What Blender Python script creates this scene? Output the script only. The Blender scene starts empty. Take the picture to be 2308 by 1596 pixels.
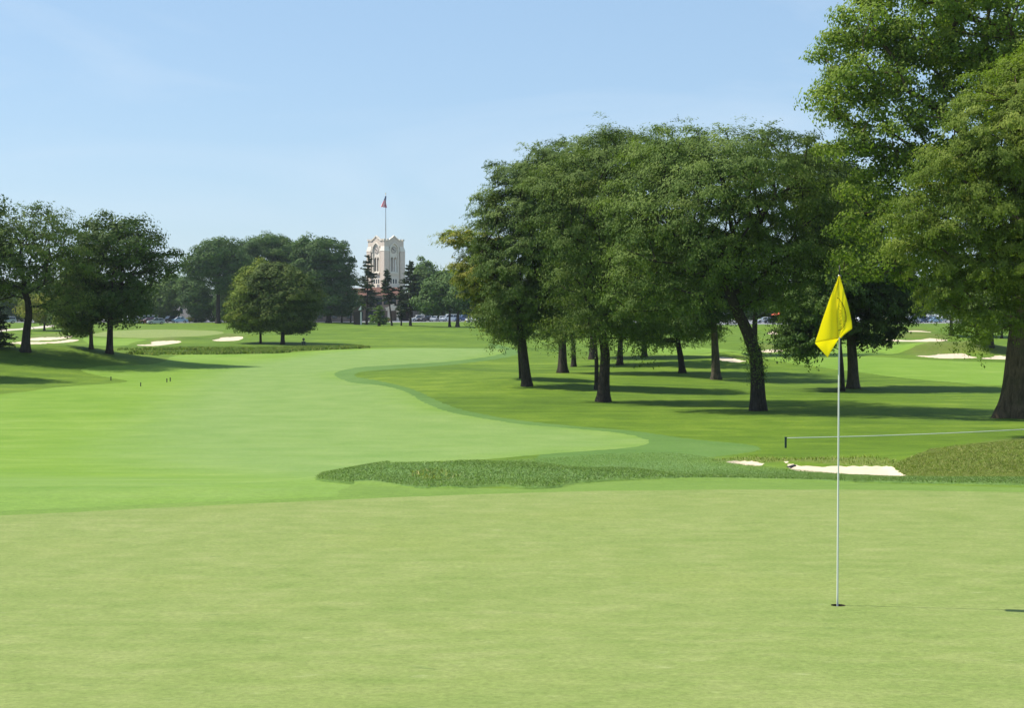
import bpy, bmesh, math, random
import numpy as np
from mathutils import Vector
PI = math.pi
sc = bpy.context.scene
COL = sc.collection

# ------------------------------------------------------------------ camera
FX = 3557.0; CXP = 1153.5; CYP = 798.0; HOR = 715.0
CAMZ = 2.1
PITCH = math.atan((CYP - HOR) / FX)
cam = bpy.data.cameras.new('camera'); co = bpy.data.objects.new('camera', cam); COL.objects.link(co)
cam.sensor_width = 36; cam.lens = 36 * FX / 2307.0; cam.clip_start = 0.1; cam.clip_end = 9000
co.location = (0, 0, CAMZ); co.rotation_euler = (PI / 2 - PITCH, 0, 0)
sc.camera = co

def ray(px, py):
    vx = (px - CXP) / FX; vz = (CYP - py) / FX
    return vx, math.cos(PITCH) + math.sin(PITCH) * vz, -math.sin(PITCH) + math.cos(PITCH) * vz

def P3(px, py, d):
    a, b, c = ray(px, py)
    return np.array([a / b * d, d, CAMZ + c / b * d])

# ------------------------------------------------------------------ terrain
_prof = [(-40, .62), (-10, .6), (0, .5), (5, .3), (9, .1), (11.6, 0), (14, -.04), (17, -.07), (20, -.09), (24, -.40), (30, -.98),
         (38, -1.74), (42, -2.0), (50, -2.38), (60, -2.73), (75, -2.98), (85, -3.03), (100, -2.98), (120, -2.83), (150, -2.48),
         (180, -2.08), (220, -1.58), (260, -1.08), (305, -.48), (350, .16), (400, .72), (430, .96), (470, 1.15), (600, 1.4), (1000, 1.6), (4000, 1.8)]
_pd = np.array([p[0] for p in _prof]); _pz = np.array([p[1] for p in _prof])
_t = np.arange(-40, 4000, 0.25)
_z = np.interp(_t, _pd, _pz)
def _sm(z, w):
    k = np.hanning(w + 2)[1:-1]; k /= k.sum()
    return np.convolve(np.pad(z, w // 2, mode='edge'), k, mode='valid')[:len(z)]
_za = _sm(_z, 13); _zb = _sm(_z, 61)
_w = np.clip((_t - 40) / 30, 0, 1)
_zs = _za * (1 - _w) + _zb * _w

def sstep(x, a, b):
    t = np.clip((x - a) / (b - a), 0, 1)
    return t * t * (3 - 2 * t)
def gx(px, d): return (px - CXP) / FX * d
BUMPS = [  # px, depth, amp, sx, sy
    (100, 148, 1.75, 11, 12), (-60, 138, .9, 9, 12), (360, 262, .35, 16, 16), (965, 132, .5, 7, 10), (1180, 118, .35, 6, 9),
    (2440, 47, .72, 4.6, 5.0), (2230, 43.5, .26, 2.4, 2.8), (1010, 27, .25, 1.1, 3.0), (850, 26.5, .17, 1.0, 2.8), (1200, 28.5, .22, 1.0, 3.2), (1400, 30, .16, 1.0, 3),
    (1500, 150, .3, 9, 7), (2160, 185, .6, 10, 7), (2070, 262, .7, 12, 8), (2070, 300, .8, 12, 8), (560, 225, .3, 7, 7), (110, 235, .5, 7, 8),
    (1760, 215, .5, 6, 6), (1650, 152, .4, 4, 5), (1760, 300, .6, 9, 8), (600, 300, .3, 30, 14), (1100, 250, .25, 20, 12)]
BANKS = []   # filled after the bunkers are traced
def terrain(x, y):
    x = np.asarray(x, float); y = np.asarray(y, float)
    z = np.interp(y, _t, _zs)
    for (px, d, a, sx, sy) in BUMPS:
        cx = gx(px, d)
        z = z + a * np.exp(-((x - cx) / sx) ** 2 - ((y - d) / sy) ** 2)
    # collar ridge behind the green
    u = x / np.maximum(y, 1) * FX + CXP
    z = z + .09 * np.exp(-((y - 24.5) / 1.8) ** 2) * sstep(x, -2.2, 0.0) * (1 + .3 * np.sin(x * 1.7)) * (1 - .9 * sstep(x, 2, 4.5))
    f = sstep(y, 55, 150) * (1 - sstep(y, 700, 1200))
    z = z + f * .13 * (np.sin(x * .11 + 1.3) * np.sin(y * .07 + .4) + .6 * np.sin(x * .23 - y * .05))
    for (cx, cy, rx, ry, a) in BANKS:
        # a bank that rises behind the bunker's far edge
        q = (y - cy) / ry
        z = z + a * np.exp(-((x - cx) / rx) ** 4) * sstep(q, -.2, 1.0) * (1 - sstep(q, 1.2, 4.0))
    return z
_ts = np.concatenate([np.arange(3, 60, .04), np.exp(np.arange(math.log(60), math.log(3500), .0012))])
def P(px, py):
    a, b, c = ray(px, py)
    x = a / b * _ts; z = CAMZ + c / b * _ts
    g = z - terrain(x, _ts)
    i = np.argmax(g < 0)
    if g[i] >= 0: i = len(_ts) - 1
    if i == 0: i = 1
    f = g[i - 1] / (g[i - 1] - g[i] + 1e-12); d = _ts[i - 1] + f * (_ts[i] - _ts[i - 1])
    return np.array([a / b * d, d, float(terrain(a / b * d, d))])
def G(px, d):
    x = gx(px, d); return np.array([x, d, float(terrain(x, d))])

# ------------------------------------------------------------------ node helpers
def new_mat(name):
    m = bpy.data.materials.new(name); m.use_nodes = True
    nt = m.node_tree; nt.nodes.clear()
    out = nt.nodes.new('ShaderNodeOutputMaterial')
    return m, nt, out
def N(nt, t, **kw):
    n = nt.nodes.new(t)
    for k, v in kw.items():
        if k.startswith('i_'):
            n.inputs[k[2:].replace('_', ' ')].default_value = v
        else: setattr(n, k, v)
    return n
def L(nt, a, b): nt.links.new(a, b)
def ramp(nt, fac, stops, interp='LINEAR'):
    r = N(nt, 'ShaderNodeValToRGB'); r.color_ramp.interpolation = interp
    e = r.color_ramp.elements
    e[0].position, e[0].color = stops[0][0], (*stops[0][1], 1)
    e[1].position, e[1].color = stops[1][0], (*stops[1][1], 1)
    for p, c in stops[2:]:
        q = e.new(p); q.color = (*c, 1)
    if fac is not None: L(nt, fac, r.inputs[0])
    return r.outputs[0]
def mixc(nt, f, a, b, mode='MIX'):
    m = N(nt, 'ShaderNodeMix', data_type='RGBA', blend_type=mode)
    for s, v in ((0, f), (6, a), (7, b)):
        if hasattr(v, 'is_linked') or hasattr(v, 'links'): L(nt, v, m.inputs[s])
        elif isinstance(v, (int, float)): m.inputs[s].default_value = v
        else: m.inputs[s].default_value = (*v, 1)
    return m.outputs[2]
def mth(nt, op, a, b=None, clamp=False):
    m = N(nt, 'ShaderNodeMath', operation=op); m.use_clamp = clamp
    for i, v in enumerate((a, b)):
        if v is None: continue
        if isinstance(v, (int, float)): m.inputs[i].default_value = v
        else: L(nt, v, m.inputs[i])
    return m.outputs[0]
def noise(nt, vec, scale, detail=4, rough=.55, dist=0):
    n = N(nt, 'ShaderNodeTexNoise'); n.inputs['Scale'].default_value = scale; n.inputs['Detail'].default_value = detail
    n.inputs['Roughness'].default_value = rough; n.inputs['Distortion'].default_value = dist
    if vec is not None: L(nt, vec, n.inputs['Vector'])
    return n.outputs['Fac']
def attr(nt, name):
    a = N(nt, 'ShaderNodeAttribute'); a.attribute_name = name; return a.outputs['Fac']
def mapped(nt, scale=(1, 1, 1), rot=(0, 0, 0)):
    g = N(nt, 'ShaderNodeNewGeometry'); m = N(nt, 'ShaderNodeMapping')
    m.inputs['Scale'].default_value = scale; m.inputs['Rotation'].default_value = rot
    L(nt, g.outputs['Position'], m.inputs[0]); return m.outputs[0]

def grass_mat(name, dark, mid, light, big=.25, med=1.6, fine=28, contrast=.25, fine_amt=.25, bump=.3, extra=None, sheen=0, streak=None, speck=60):
    m, nt, out = new_mat(name)
    v = mapped(nt)
    n1 = noise(nt, v, big, 3); n2 = noise(nt, v, med, 5, .62, .4); n3 = noise(nt, v, fine, 3, .7); n4 = noise(nt, v, speck * 3, 2, .8)
    f = mth(nt, 'ADD', mth(nt, 'MULTIPLY', n1, .45), mth(nt, 'MULTIPLY', n2, .55))
    f = mth(nt, 'ADD', mth(nt, 'MULTIPLY', mth(nt, 'SUBTRACT', f, .5), 1 + 4 * contrast), .5)
    if streak is not None:
        ns = noise(nt, mapped(nt, streak), 1.0, 4, .6)
        f = mth(nt, 'ADD', f, mth(nt, 'MULTIPLY', mth(nt, 'SUBTRACT', ns, .5), 1.3))
    c = ramp(nt, f, [(.0, dark), (1., light), (.5, mid)])
    if extra: c = extra(nt, c, v, n2)
    g = mth(nt, 'ADD', mth(nt, 'MULTIPLY', n3, .5), mth(nt, 'MULTIPLY', n4, .5))
    g = mth(nt, 'ADD', mth(nt, 'MULTIPLY', mth(nt, 'SUBTRACT', g, .5), fine_amt * 6), 1.0)
    comb = N(nt, 'ShaderNodeCombineXYZ')
    for i in range(3): L(nt, g, comb.inputs[i])
    c = mixc(nt, 1.0, c, comb.outputs[0], 'MULTIPLY')
    b = N(nt, 'ShaderNodeBsdfPrincipled'); b.inputs['Roughness'].default_value = .9
    b.inputs['Specular IOR Level'].default_value = .15
    b.inputs['Sheen Weight'].default_value = sheen; b.inputs['Sheen Roughness'].default_value = .6
    b.inputs['Sheen Tint'].default_value = (.8, 1, .6, 1)
    c = mixc(nt, 1.0, c, (.885, .875, .86), 'MULTIPLY')
    L(nt, c, b.inputs['Base Color'])
    bp = N(nt, 'ShaderNodeBump'); bp.inputs['Strength'].default_value = bump; bp.inputs['Distance'].default_value = .02
    L(nt, n3, bp.inputs['Height']); L(nt, bp.outputs[0], b.inputs['Normal'])
    L(nt, b.outputs[0], out.inputs[0])
    return m

def simple_mat(name, color, rough=.6, spec=.4, metal=0, var=.12, vs=3, bump=0, coat=0):
    m, nt, out = new_mat(name)
    tc = N(nt, 'ShaderNodeTexCoord')
    n = noise(nt, tc.outputs['Object'], vs, 5, .6)
    f = mth(nt, 'ADD', mth(nt, 'MULTIPLY', mth(nt, 'SUBTRACT', n, .5), var * 4), 1.0)
    comb = N(nt, 'ShaderNodeCombineXYZ')
    for i in range(3): L(nt, f, comb.inputs[i])
    c = mixc(nt, 1.0, color, comb.outputs[0], 'MULTIPLY')
    b = N(nt, 'ShaderNodeBsdfPrincipled'); b.inputs['Roughness'].default_value = rough
    b.inputs['Specular IOR Level'].default_value = spec; b.inputs['Metallic'].default_value = metal
    b.inputs['Coat Weight'].default_value = coat
    L(nt, c, b.inputs['Base Color'])
    if bump:
        bp = N(nt, 'ShaderNodeBump'); bp.inputs['Strength'].default_value = bump; bp.inputs['Distance'].default_value = .03
        L(nt, n, bp.inputs['Height']); L(nt, bp.outputs[0], b.inputs['Normal'])
    L(nt, b.outputs[0], out.inputs[0]); return m

def leaf_mat(name, dark, mid, light, trans=.3, rough=.7):
    m, nt, out = new_mat(name)
    c = ramp(nt, attr(nt, 'tint'), [(0, dark), (1, light), (.5, mid)])
    b = N(nt, 'ShaderNodeBsdfPrincipled'); b.inputs['Roughness'].default_value = rough; b.inputs['Specular IOR Level'].default_value = .12
    L(nt, c, b.inputs['Base Color'])
    t = N(nt, 'ShaderNodeBsdfTranslucent')
    tcol = mixc(nt, 1.0, c, (1.25, 1.45, .55), 'MULTIPLY'); L(nt, tcol, t.inputs[0])
    mx = N(nt, 'ShaderNodeMixShader'); mx.inputs[0].default_value = trans
    L(nt, b.outputs[0], mx.inputs[1]); L(nt, t.outputs[0], mx.inputs[2]); L(nt, mx.outputs[0], out.inputs[0])
    return m

def bark_mat(name, a, b_, scale=2.5):
    m, nt, out = new_mat(name)
    v = mapped(nt, (1, 1, .22))
    n = noise(nt, v, scale * 3, 6, .7, .6); n2 = noise(nt, mapped(nt), 1.1, 3)
    c = ramp(nt, n, [(.3, a), (.7, b_)])
    moss = mth(nt, 'MULTIPLY', mth(nt, 'SUBTRACT', n2, .52, True), 2.2)
    c = mixc(nt, moss, c, (.045, .055, .018))
    b = N(nt, 'ShaderNodeBsdfPrincipled'); b.inputs['Roughness'].default_value = .95; b.inputs['Specular IOR Level'].default_value = .1
    L(nt, c, b.inputs['Base Color'])
    bp = N(nt, 'ShaderNodeBump'); bp.inputs['Strength'].default_value = .9; bp.inputs['Distance'].default_value = .08
    L(nt, n, bp.inputs['Height']); L(nt, bp.outputs[0], b.inputs['Normal'])
    L(nt, b.outputs[0], out.inputs[0]); return m

# ------------------------------------------------------------------ object helpers
def tag(o, label=None, cat=None, group=None, kind=None):
    if label: o['label'] = label
    if cat: o['category'] = cat
    if group: o['group'] = group
    if kind: o['kind'] = kind
    return o
def empty(name, loc, label, cat, group=None, rz=0):
    o = bpy.data.objects.new(name, None); COL.objects.link(o)
    o.location = tuple(loc); o.rotation_euler = (0, 0, rz); o.empty_display_size = .3
    return tag(o, label, cat, group)
def link_mesh(name, me, mat, parent=None):
    o = bpy.data.objects.new(name, me); COL.objects.link(o)
    if mat is not None and not me.materials: me.materials.append(mat)
    if parent is not None: o.parent = parent
    return o
def np_mesh(name, V, F, smooth=False, attrs=None):
    """V (n,3), F (m,k) -> mesh, fast."""
    V = np.ascontiguousarray(V, dtype=np.float32); F = np.ascontiguousarray(F, dtype=np.int32)
    me = bpy.data.meshes.new(name); n, k = F.shape
    me.vertices.add(len(V)); me.vertices.foreach_set('co', V.ravel())
    me.loops.add(n * k); me.loops.foreach_set('vertex_index', F.ravel())
    me.polygons.add(n); me.polygons.foreach_set('loop_start', np.arange(0, n * k, k, dtype=np.int32))
    me.polygons.foreach_set('use_smooth', np.full(n, smooth, dtype=bool))
    for an, av in (attrs or {}).items():
        a = me.attributes.new(an, 'FLOAT', 'POINT'); a.data.foreach_set('value', np.ascontiguousarray(av, dtype=np.float32))
    me.update(calc_edges=True); return me

class MB:
    """collects boxes, prisms and tubes and links them as one mesh"""
    def __init__(s): s.v = []; s.f = []
    def add(s, vs, fs):
        k = len(s.v); s.v += [tuple(v) for v in vs]; s.f += [tuple(i + k for i in f) for f in fs]; return s
    def box(s, x0, x1, y0, y1, z0, z1, taper=0):
        t = taper
        return s.add([(x0, y0, z0), (x1, y0, z0), (x1, y1, z0), (x0, y1, z0), (x0 + t, y0 + t, z1), (x1 - t, y0 + t, z1), (x1 - t, y1 - t, z1), (x0 + t, y1 - t, z1)],
                     [(3, 2, 1, 0), (4, 5, 6, 7), (0, 1, 5, 4), (1, 2, 6, 5), (2, 3, 7, 6), (3, 0, 4, 7)])
    def prism(s, pts, y0, y1, axis='y', m=None):
        """polygon pts (a,b) in the xz plane extruded y0..y1 (axis y); axis x: pts in yz; axis z: pts in xy"""
        n = len(pts); vs = []
        for yy in (y0, y1):
            for (a, b) in pts:
                v = (a, yy, b) if axis == 'y' else ((yy, a, b) if axis == 'x' else (a, b, yy))
                vs.append(m(v) if m else v)
        fs = [tuple(range(n)), tuple(range(2 * n - 1, n - 1, -1))] + [(i, i + n, (i + 1) % n + n, (i + 1) % n) for i in range(n)]
        return s.add(vs, fs)
    def tube(s, pts, rad, n=8, cap=True):
        pts = [np.array(p, float) for p in pts]; k0 = len(s.v)
        if not hasattr(rad, '__len__'): rad = [rad] * len(pts)
        prev = None
        for i, p in enumerate(pts):
            t = pts[min(i + 1, len(pts) - 1)] - pts[max(i - 1, 0)]; t = t / (np.linalg.norm(t) + 1e-9)
            if prev is None:
                a = np.cross(t, [0, 0, 1.0]) if abs(t[2]) < .9 else np.cross(t, [1.0, 0, 0])
            else: a = prev - t * prev.dot(t)
            a = a / np.linalg.norm(a); prev = a; b = np.cross(t, a)
            for j in range(n):
                w = 2 * PI * j / n; s.v.append(tuple(p + rad[i] * (a * math.cos(w) + b * math.sin(w))))
        for i in range(len(pts) - 1):
            for j in range(n):
                q = k0 + i * n
                s.f.append((q + j, q + (j + 1) % n, q + n + (j + 1) % n, q + n + j))
        if cap:
            s.f.append(tuple(k0 + j for j in range(n - 1, -1, -1))); s.f.append(tuple(k0 + (len(pts) - 1) * n + j for j in range(n)))
        return s
    def ball(s, c, r, nu=12, nv=8, sc_=(1, 1, 1)):
        k0 = len(s.v)
        for i in range(nv + 1):
            th = PI * i / nv
            for j in range(nu):
                ph = 2 * PI * j / nu
                s.v.append((c[0] + r * sc_[0] * math.sin(th) * math.cos(ph), c[1] + r * sc_[1] * math.sin(th) * math.sin(ph), c[2] + r * sc_[2] * math.cos(th)))
        for i in range(nv):
            for j in range(nu):
                s.f.append((k0 + i * nu + j, k0 + (i + 1) * nu + j, k0 + (i + 1) * nu + (j + 1) % nu, k0 + i * nu + (j + 1) % nu))
        return s
    def xf(s, fn): s.v = [tuple(fn(v)) for v in s.v]; return s
    def build(s, name, mat, parent=None, smooth=False, bevel=0):
        me = bpy.data.meshes.new(name); me.from_pydata(s.v, [], s.f)
        bm = bmesh.new(); bm.from_mesh(me); bmesh.ops.remove_doubles(bm, verts=bm.verts, dist=1e-5)
        bmesh.ops.recalc_face_normals(bm, faces=bm.faces)
        if bevel: bmesh.ops.bevel(bm, geom=list(bm.edges), offset=bevel, segments=1, affect='EDGES', clamp_overlap=True)
        for f in bm.faces: f.smooth = smooth
        bm.to_mesh(me); bm.free()
        return link_mesh(name, me, mat, parent)

# ------------------------------------------------------------------ traced regions (photo pixels put on the terrain)
def smooth_px(pts, k=5):
    pts = [np.array(p, float) for p in pts]; n = len(pts); out = []
    for i in range(n):
        p0, p1, p2, p3 = pts[i - 1], pts[i], pts[(i + 1) % n], pts[(i + 2) % n]
        for j in range(k):
            t = j / k
            out.append(.5 * ((2 * p1) + (-p0 + p2) * t + (2 * p0 - 5 * p1 + 4 * p2 - p3) * t * t + (-p0 + 3 * p1 - 3 * p2 + p3) * t ** 3))
    return out
def region(pts, k=5):
    return np.array([P(p[0], p[1])[:2] for p in smooth_px(pts, k)])
def raw_region(pts): return np.array(pts, float)

def signed(X, Y, polys, margin=8.0, clamp=8.0):
    S = np.full(X.shape, float(clamp))
    for poly in polys:
        x0, y0 = poly.min(0) - margin; x1, y1 = poly.max(0) + margin
        idx = np.nonzero((X > x0) & (X < x1) & (Y > y0) & (Y < y1))[0]
        if not len(idx): continue
        px = X[idx]; py = Y[idx]; d2 = np.full(len(idx), 1e12); ins = np.zeros(len(idx), bool)
        for i in range(len(poly)):
            a = poly[i - 1]; b = poly[i]; e = b - a; L2 = e.dot(e) + 1e-12
            t = np.clip(((px - a[0]) * e[0] + (py - a[1]) * e[1]) / L2, 0, 1)
            dx = px - a[0] - t * e[0]; dy = py - a[1] - t * e[1]
            d2 = np.minimum(d2, dx * dx + dy * dy)
            if a[1] != b[1]:
                c = ((a[1] > py) != (b[1] > py)) & (px < (b[0] - a[0]) * (py - a[1]) / (b[1] - a[1]) + a[0])
                ins ^= c
        s = np.sqrt(d2); s[ins] *= -1
        S[idx] = np.minimum(S[idx], np.clip(s, -clamp, clamp))
    return S

SAND = [
    [(1768, 1043), (1785, 1050), (1850, 1051), (1920, 1050), (1985, 1050), (2002, 1050), (2018, 1057), (2030, 1066), (2044, 1075), (1990, 1074), (1930, 1071), (1860, 1067), (1800, 1062), (1778, 1055)],
    [(1636, 1041), (1660, 1038), (1690, 1039), (1722, 1047), (1705, 1050), (1670, 1047)],
    [(63, 763), (106, 759.5), (124, 760), (161, 756.7), (156, 762), (114, 766.5), (63, 767)],
    [(29, 771), (63, 770), (119, 770), (159, 764.6), (180, 766.5), (145, 772), (90, 775), (32, 774.5)],
    [(310, 777), (340, 775.6), (341, 770.7), (360, 768.6), (399, 768), (407, 771.4), (374, 777), (345, 779.5), (312, 778.6)],
    [(477, 766.7), (493, 764), (499, 760.4), (530, 759.5), (548, 760), (537, 766.7), (499, 769)],
    [(1728, 750), (1738, 747.5), (1755, 747.5), (1765, 751), (1750, 753.5), (1733, 753)],
    [(1715, 791), (1735, 787.5), (1757, 788), (1764, 792), (1742, 794.5), (1720, 794)],
    [(1620, 805), (1645, 806), (1662, 810), (1680, 813), (1660, 816), (1625, 812)],
    [(2041, 750), (2070, 748.5), (2097, 751), (2093, 754), (2050, 754)],
    [(1990, 764), (2030, 766), (2065, 766), (2095, 763), (2134, 766), (2120, 769.5), (2060, 770), (2005, 769)],
    [(2060, 801), (2100, 801), (2115, 798), (2172, 797), (2180, 801), (2200, 806.5), (2130, 807.5), (2090, 805)],
    [(2206, 807.5), (2232, 805), (2247, 800.5), (2275, 804), (2300, 803), (2300, 810), (2250, 809.5)],
]
GREEN_NEAR = [(-700, 1192), (-300, 1176), (0, 1163), (400, 1143), (900, 1121), (1300, 1108), (1600, 1104), (1900, 1104), (2307, 1110), (2700, 1120)]
GREEN_FAR = [(211, 754), (239, 747.6), (317.6, 743.4), (380, 743), (429.6, 744), (485.6, 746), (504, 750), (485.6, 754.6), (430, 759), (331.6, 762), (247.6, 759.8), (214, 757.6)]
FAIR = [(-900, 930), (-300, 905), (0, 889), (130, 873), (270, 863), (284, 858), (240, 850), (195, 840), (182, 832), (235, 825), (330, 822), (370, 815), (400, 801), (520, 796), (600, 797),
        (690, 793), (780, 787), (900, 784.5), (1000, 785), (1120, 786), (1138, 792), (1110, 802), (1010, 815), (900, 822), (810, 828), (760, 838), (756, 848), (790, 862), (850, 868), (900, 878), (935, 895), (960, 910),
        (1010, 928), (1080, 942), (1180, 957), (1300, 967), (1400, 977), (1455, 991), (1458, 1001), (1400, 1011), (1250, 1022), (1100, 1035), (950, 1045), (830, 1051), (750, 1064), (708, 1080), (740, 1088), (830, 1096),
        (950, 1103), (1080, 1104), (1080, 1140), (500, 1160), (-100, 1190), (-900, 1220)]
CUT = [(1100, 774), (1165, 790), (1150, 804), (1020, 822), (900, 831), (815, 838), (800, 848), (850, 858), (905, 870), (955, 888), (1000, 910), (1060, 928), (1160, 946), (1300, 961), (1430, 972), (1560, 990), (1690, 1003),
       (1700, 1018), (1560, 1034), (1400, 1044), (1200, 1060), (1200, 1000), (900, 900), (740, 850), (900, 810), (1100, 800)]
FRINGE = [(800, 1090), (950, 1103), (1080, 1101), (1200, 1103), (1260, 1100), (1300, 1091), (1450, 1083), (1700, 1083), (2000, 1091), (2307, 1099), (2800, 1110), (2800, 1160), (1500, 1150), (800, 1160)]
FRINGE2 = [(-700, 1178), (0, 1152), (400, 1134), (900, 1114), (1100, 1107), (1100, 1120), (900, 1126), (400, 1148), (0, 1168), (-700, 1198)]
FAIR2 = [  # the next hole's fairway on the right and beyond the grove
    [(1700, 800), (1800, 795), (1900, 802), (2000, 806), (2100, 812), (2300, 818), (2700, 822), (2700, 850), (2300, 868), (2150, 862), (2020, 850), (1930, 838), (1850, 828), (1760, 815)],
    [(1760, 770), (1850, 775), (1960, 776), (2050, 778), (2100, 784), (2010, 798), (1900, 801), (1800, 792), (1740, 780)],
    [(1740, 757), (1800, 756), (1850, 760), (1830, 768), (1760, 768)],
    [(1500, 782), (1600, 785), (1700, 796), (1690, 804), (1600, 803), (1450, 796), (1380, 787)],
    [(190, 762), (240, 763), (330, 765), (300, 772), (280, 779), (220, 779), (195, 772)],
]
PATH = [(-300, 747), (0, 742.5), (60, 738.5), (118, 733), (112, 738), (40, 744), (-60, 751), (-300, 758)]
LOT = [(-500, 727.5), (300, 727), (500, 727), (800, 726.5), (900, 727), (1120, 727), (1500, 728), (1650, 732), (1830, 733), (2000, 729), (2400, 727.5), (2600, 721), (1900, 720.5), (1200, 720.2), (500, 720.2), (-500, 720.4)]
CREEK = [(300, 790.5), (350, 790), (450, 790), (540, 789.5), (580, 791), (530, 793), (430, 793.6), (330, 793)]

def bank(px, py, w, a):
    p = P(px, py); s = p[1] / FX
    BANKS.append((p[0], p[1], w * s, max(1.2, 3.0 * p[1] / 150), a))
sandP = [region(p, 4) for p in SAND]
GREENP = np.array([P(*p)[:2] for p in smooth_px(GREEN_NEAR, 1)])
GREENP = np.vstack([GREENP[:], [[9, 9], [9, -12], [-9, -12], [-9, 12]]])
farGreenP = region(GREEN_FAR); fairP = region(FAIR, 4); cutP = region(CUT, 4)
fringeP = region(FRINGE, 3); fringe2P = region(FRINGE2, 3); fair2P = [region(p) for p in FAIR2]
pathP = region(PATH); lotP = np.array([P(*p)[:2] for p in LOT]); creekP = region(CREEK)
HOLE = P(1888.5, 1365)
_an = np.linspace(0, 2 * PI, 33)[:-1]
holeP = np.stack([HOLE[0] + .054 * np.cos(_an), HOLE[1] + .054 * np.sin(_an)], 1)
BANKMETA = [(1900, 1049, 130, .10), (120, 757, 60, .3), (372, 768, 45, .35), (520, 759.5, 45, .35), (1745, 747, 25, .45), (1740, 787, 35, .45), (1650, 805, 35, .5), (2070, 748, 40, .6), (2065, 763, 85, .5), (2150, 796, 110, .75), (2270, 799, 60, .4)]
# tint masks (where grass of another kind grows)
LUSH = region([(712, 1080), (745, 1066), (830, 1051), (1000, 1046), (1200, 1037), (1350, 1027), (1480, 1022), (1580, 1030), (1640, 1044), (1720, 1054), (1800, 1063), (1950, 1075), (2060, 1080), (2500, 1086), (2500, 1100), (2307, 1096), (2000, 1090), (1600, 1084), (1400, 1084), (1300, 1092), (1255, 1101), (1180, 1102), (1130, 1097), (1060, 1101), (980, 1104), (900, 1098), (800, 1092), (740, 1087)], 3)
DRY = [region([(2030, 1052), (2060, 1030), (2150, 1008), (2307, 985), (2700, 970), (2700, 1080), (2307, 1082), (2060, 1077)], 3),
       region([(1600, 1040), (1700, 1030), (1800, 1036), (2010, 1038), (2040, 1060), (2000, 1050), (1850, 1049), (1720, 1044)], 3),
       region([(930, 1072), (990, 1066), (1040, 1080), (990, 1088), (940, 1086)], 3),
       region([(330, 770), (360, 763), (410, 765), (400, 769), (345, 771)]), region([(470, 765), (500, 756), (550, 757), (545, 761), (490, 764)]),
       region([(55, 760), (120, 754), (170, 753), (165, 757), (60, 765)]),
       region([(2036, 795), (2070, 785), (2150, 782), (2300, 785), (2300, 803), (2240, 799), (2180, 797), (2070, 801)]),
       region([(1990, 763), (2030, 757), (2130, 758), (2137, 765), (2090, 763)]), region([(2040, 748), (2060, 744), (2100, 745), (2100, 750)]),
       region([(1700, 790), (1720, 780), (1760, 781), (1772, 790), (1745, 787)]), region([(1620, 803), (1650, 797), (1690, 803), (1680, 811), (1650, 805)]),
       region([(560, 786), (640, 785), (700, 784), (700, 788), (600, 791)]),
]
MOWL = region([(500, 836), (700, 800), (830, 788), (1140, 784), (1000, 822), (800, 835), (760, 850), (900, 870), (1000, 925), (1460, 985), (1458, 1005), (1000, 1050), (700, 1080), (600, 1075), (350, 1050), (290, 1010), (330, 960), (420, 890)], 4)
for b in BANKMETA: bank(*b)
HOLE[2] = float(terrain(HOLE[0], HOLE[1]))

# ------------------------------------------------------------------ ground sheet, cut along the traced borders
rows = [-14, -11, -8, -5.5, -3.5, -2, -.5, 1, 2, 3, 4, 4.6]
y = 5.0
while y < 3400:
    rows.append(y)
    y += max(.09, .0062 * y) if y < 520 else .05 * y
rows = np.array(rows)
rows = rows[(rows < HOLE[1] - .08) | (rows > HOLE[1] + .08)]
rows = np.sort(np.concatenate([rows, HOLE[1] + np.linspace(-.075, .075, 26)]))
APX = 30.0
us = np.concatenate([[-3, -2, -1.4, -1, -.8, -.65, -.55, -.48], np.linspace(-.42, .42, 760), [.48, .55, .65, .8, 1, 1.4, 2, 3]])
uh = HOLE[0] / (HOLE[1] + APX)
us = us[(us < uh - .0019) | (us > uh + .0019)]
us = np.sort(np.concatenate([us, uh + np.linspace(-.0018, .0018, 26)]))
UU, YY = np.meshgrid(us, rows)
XX = (UU * (YY + APX)).ravel(); YYr = YY.ravel()
nr, nc_ = len(rows), len(us)
LAY = ['cup_hole', 'bunker_sand', 'creek', 'putting_green', 'fringe', 'fairway', 'first_cut', 'path', 'parking_lot']
POL = {'cup_hole': [holeP], 'bunker_sand': sandP, 'creek': [creekP], 'putting_green': [GREENP, farGreenP], 'fringe': [fringeP, fringe2P],
       'fairway': [fairP] + fair2P, 'first_cut': [cutP], 'path': [pathP], 'parking_lot': [lotP]}
ZZ = terrain(XX, YYr)
def jitter(x, y):
    return .5 * np.sin(x * 5.1 + 1.3 * np.sin(y * 2.3)) * np.sin(y * 3.7 + 1.1 * np.sin(x * 2.9)) + .5 * np.sin(x * 11.3 + y * 1.7 + 2 * np.sin(y * 5)) * np.sin(y * 8.1)
SD = {k: signed(XX, YYr, POL[k]) for k in LAY}
_j = jitter(XX, YYr) * np.clip(YYr * .0022, .02, .22)
for k_ in ('fairway', 'first_cut', 'path', 'fringe'): SD[k_] = SD[k_] + _j
SD['bunker_sand'] = SD['bunker_sand'] + _j * .8
SD['putting_green'] = SD['putting_green'] + _j * .5
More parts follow.
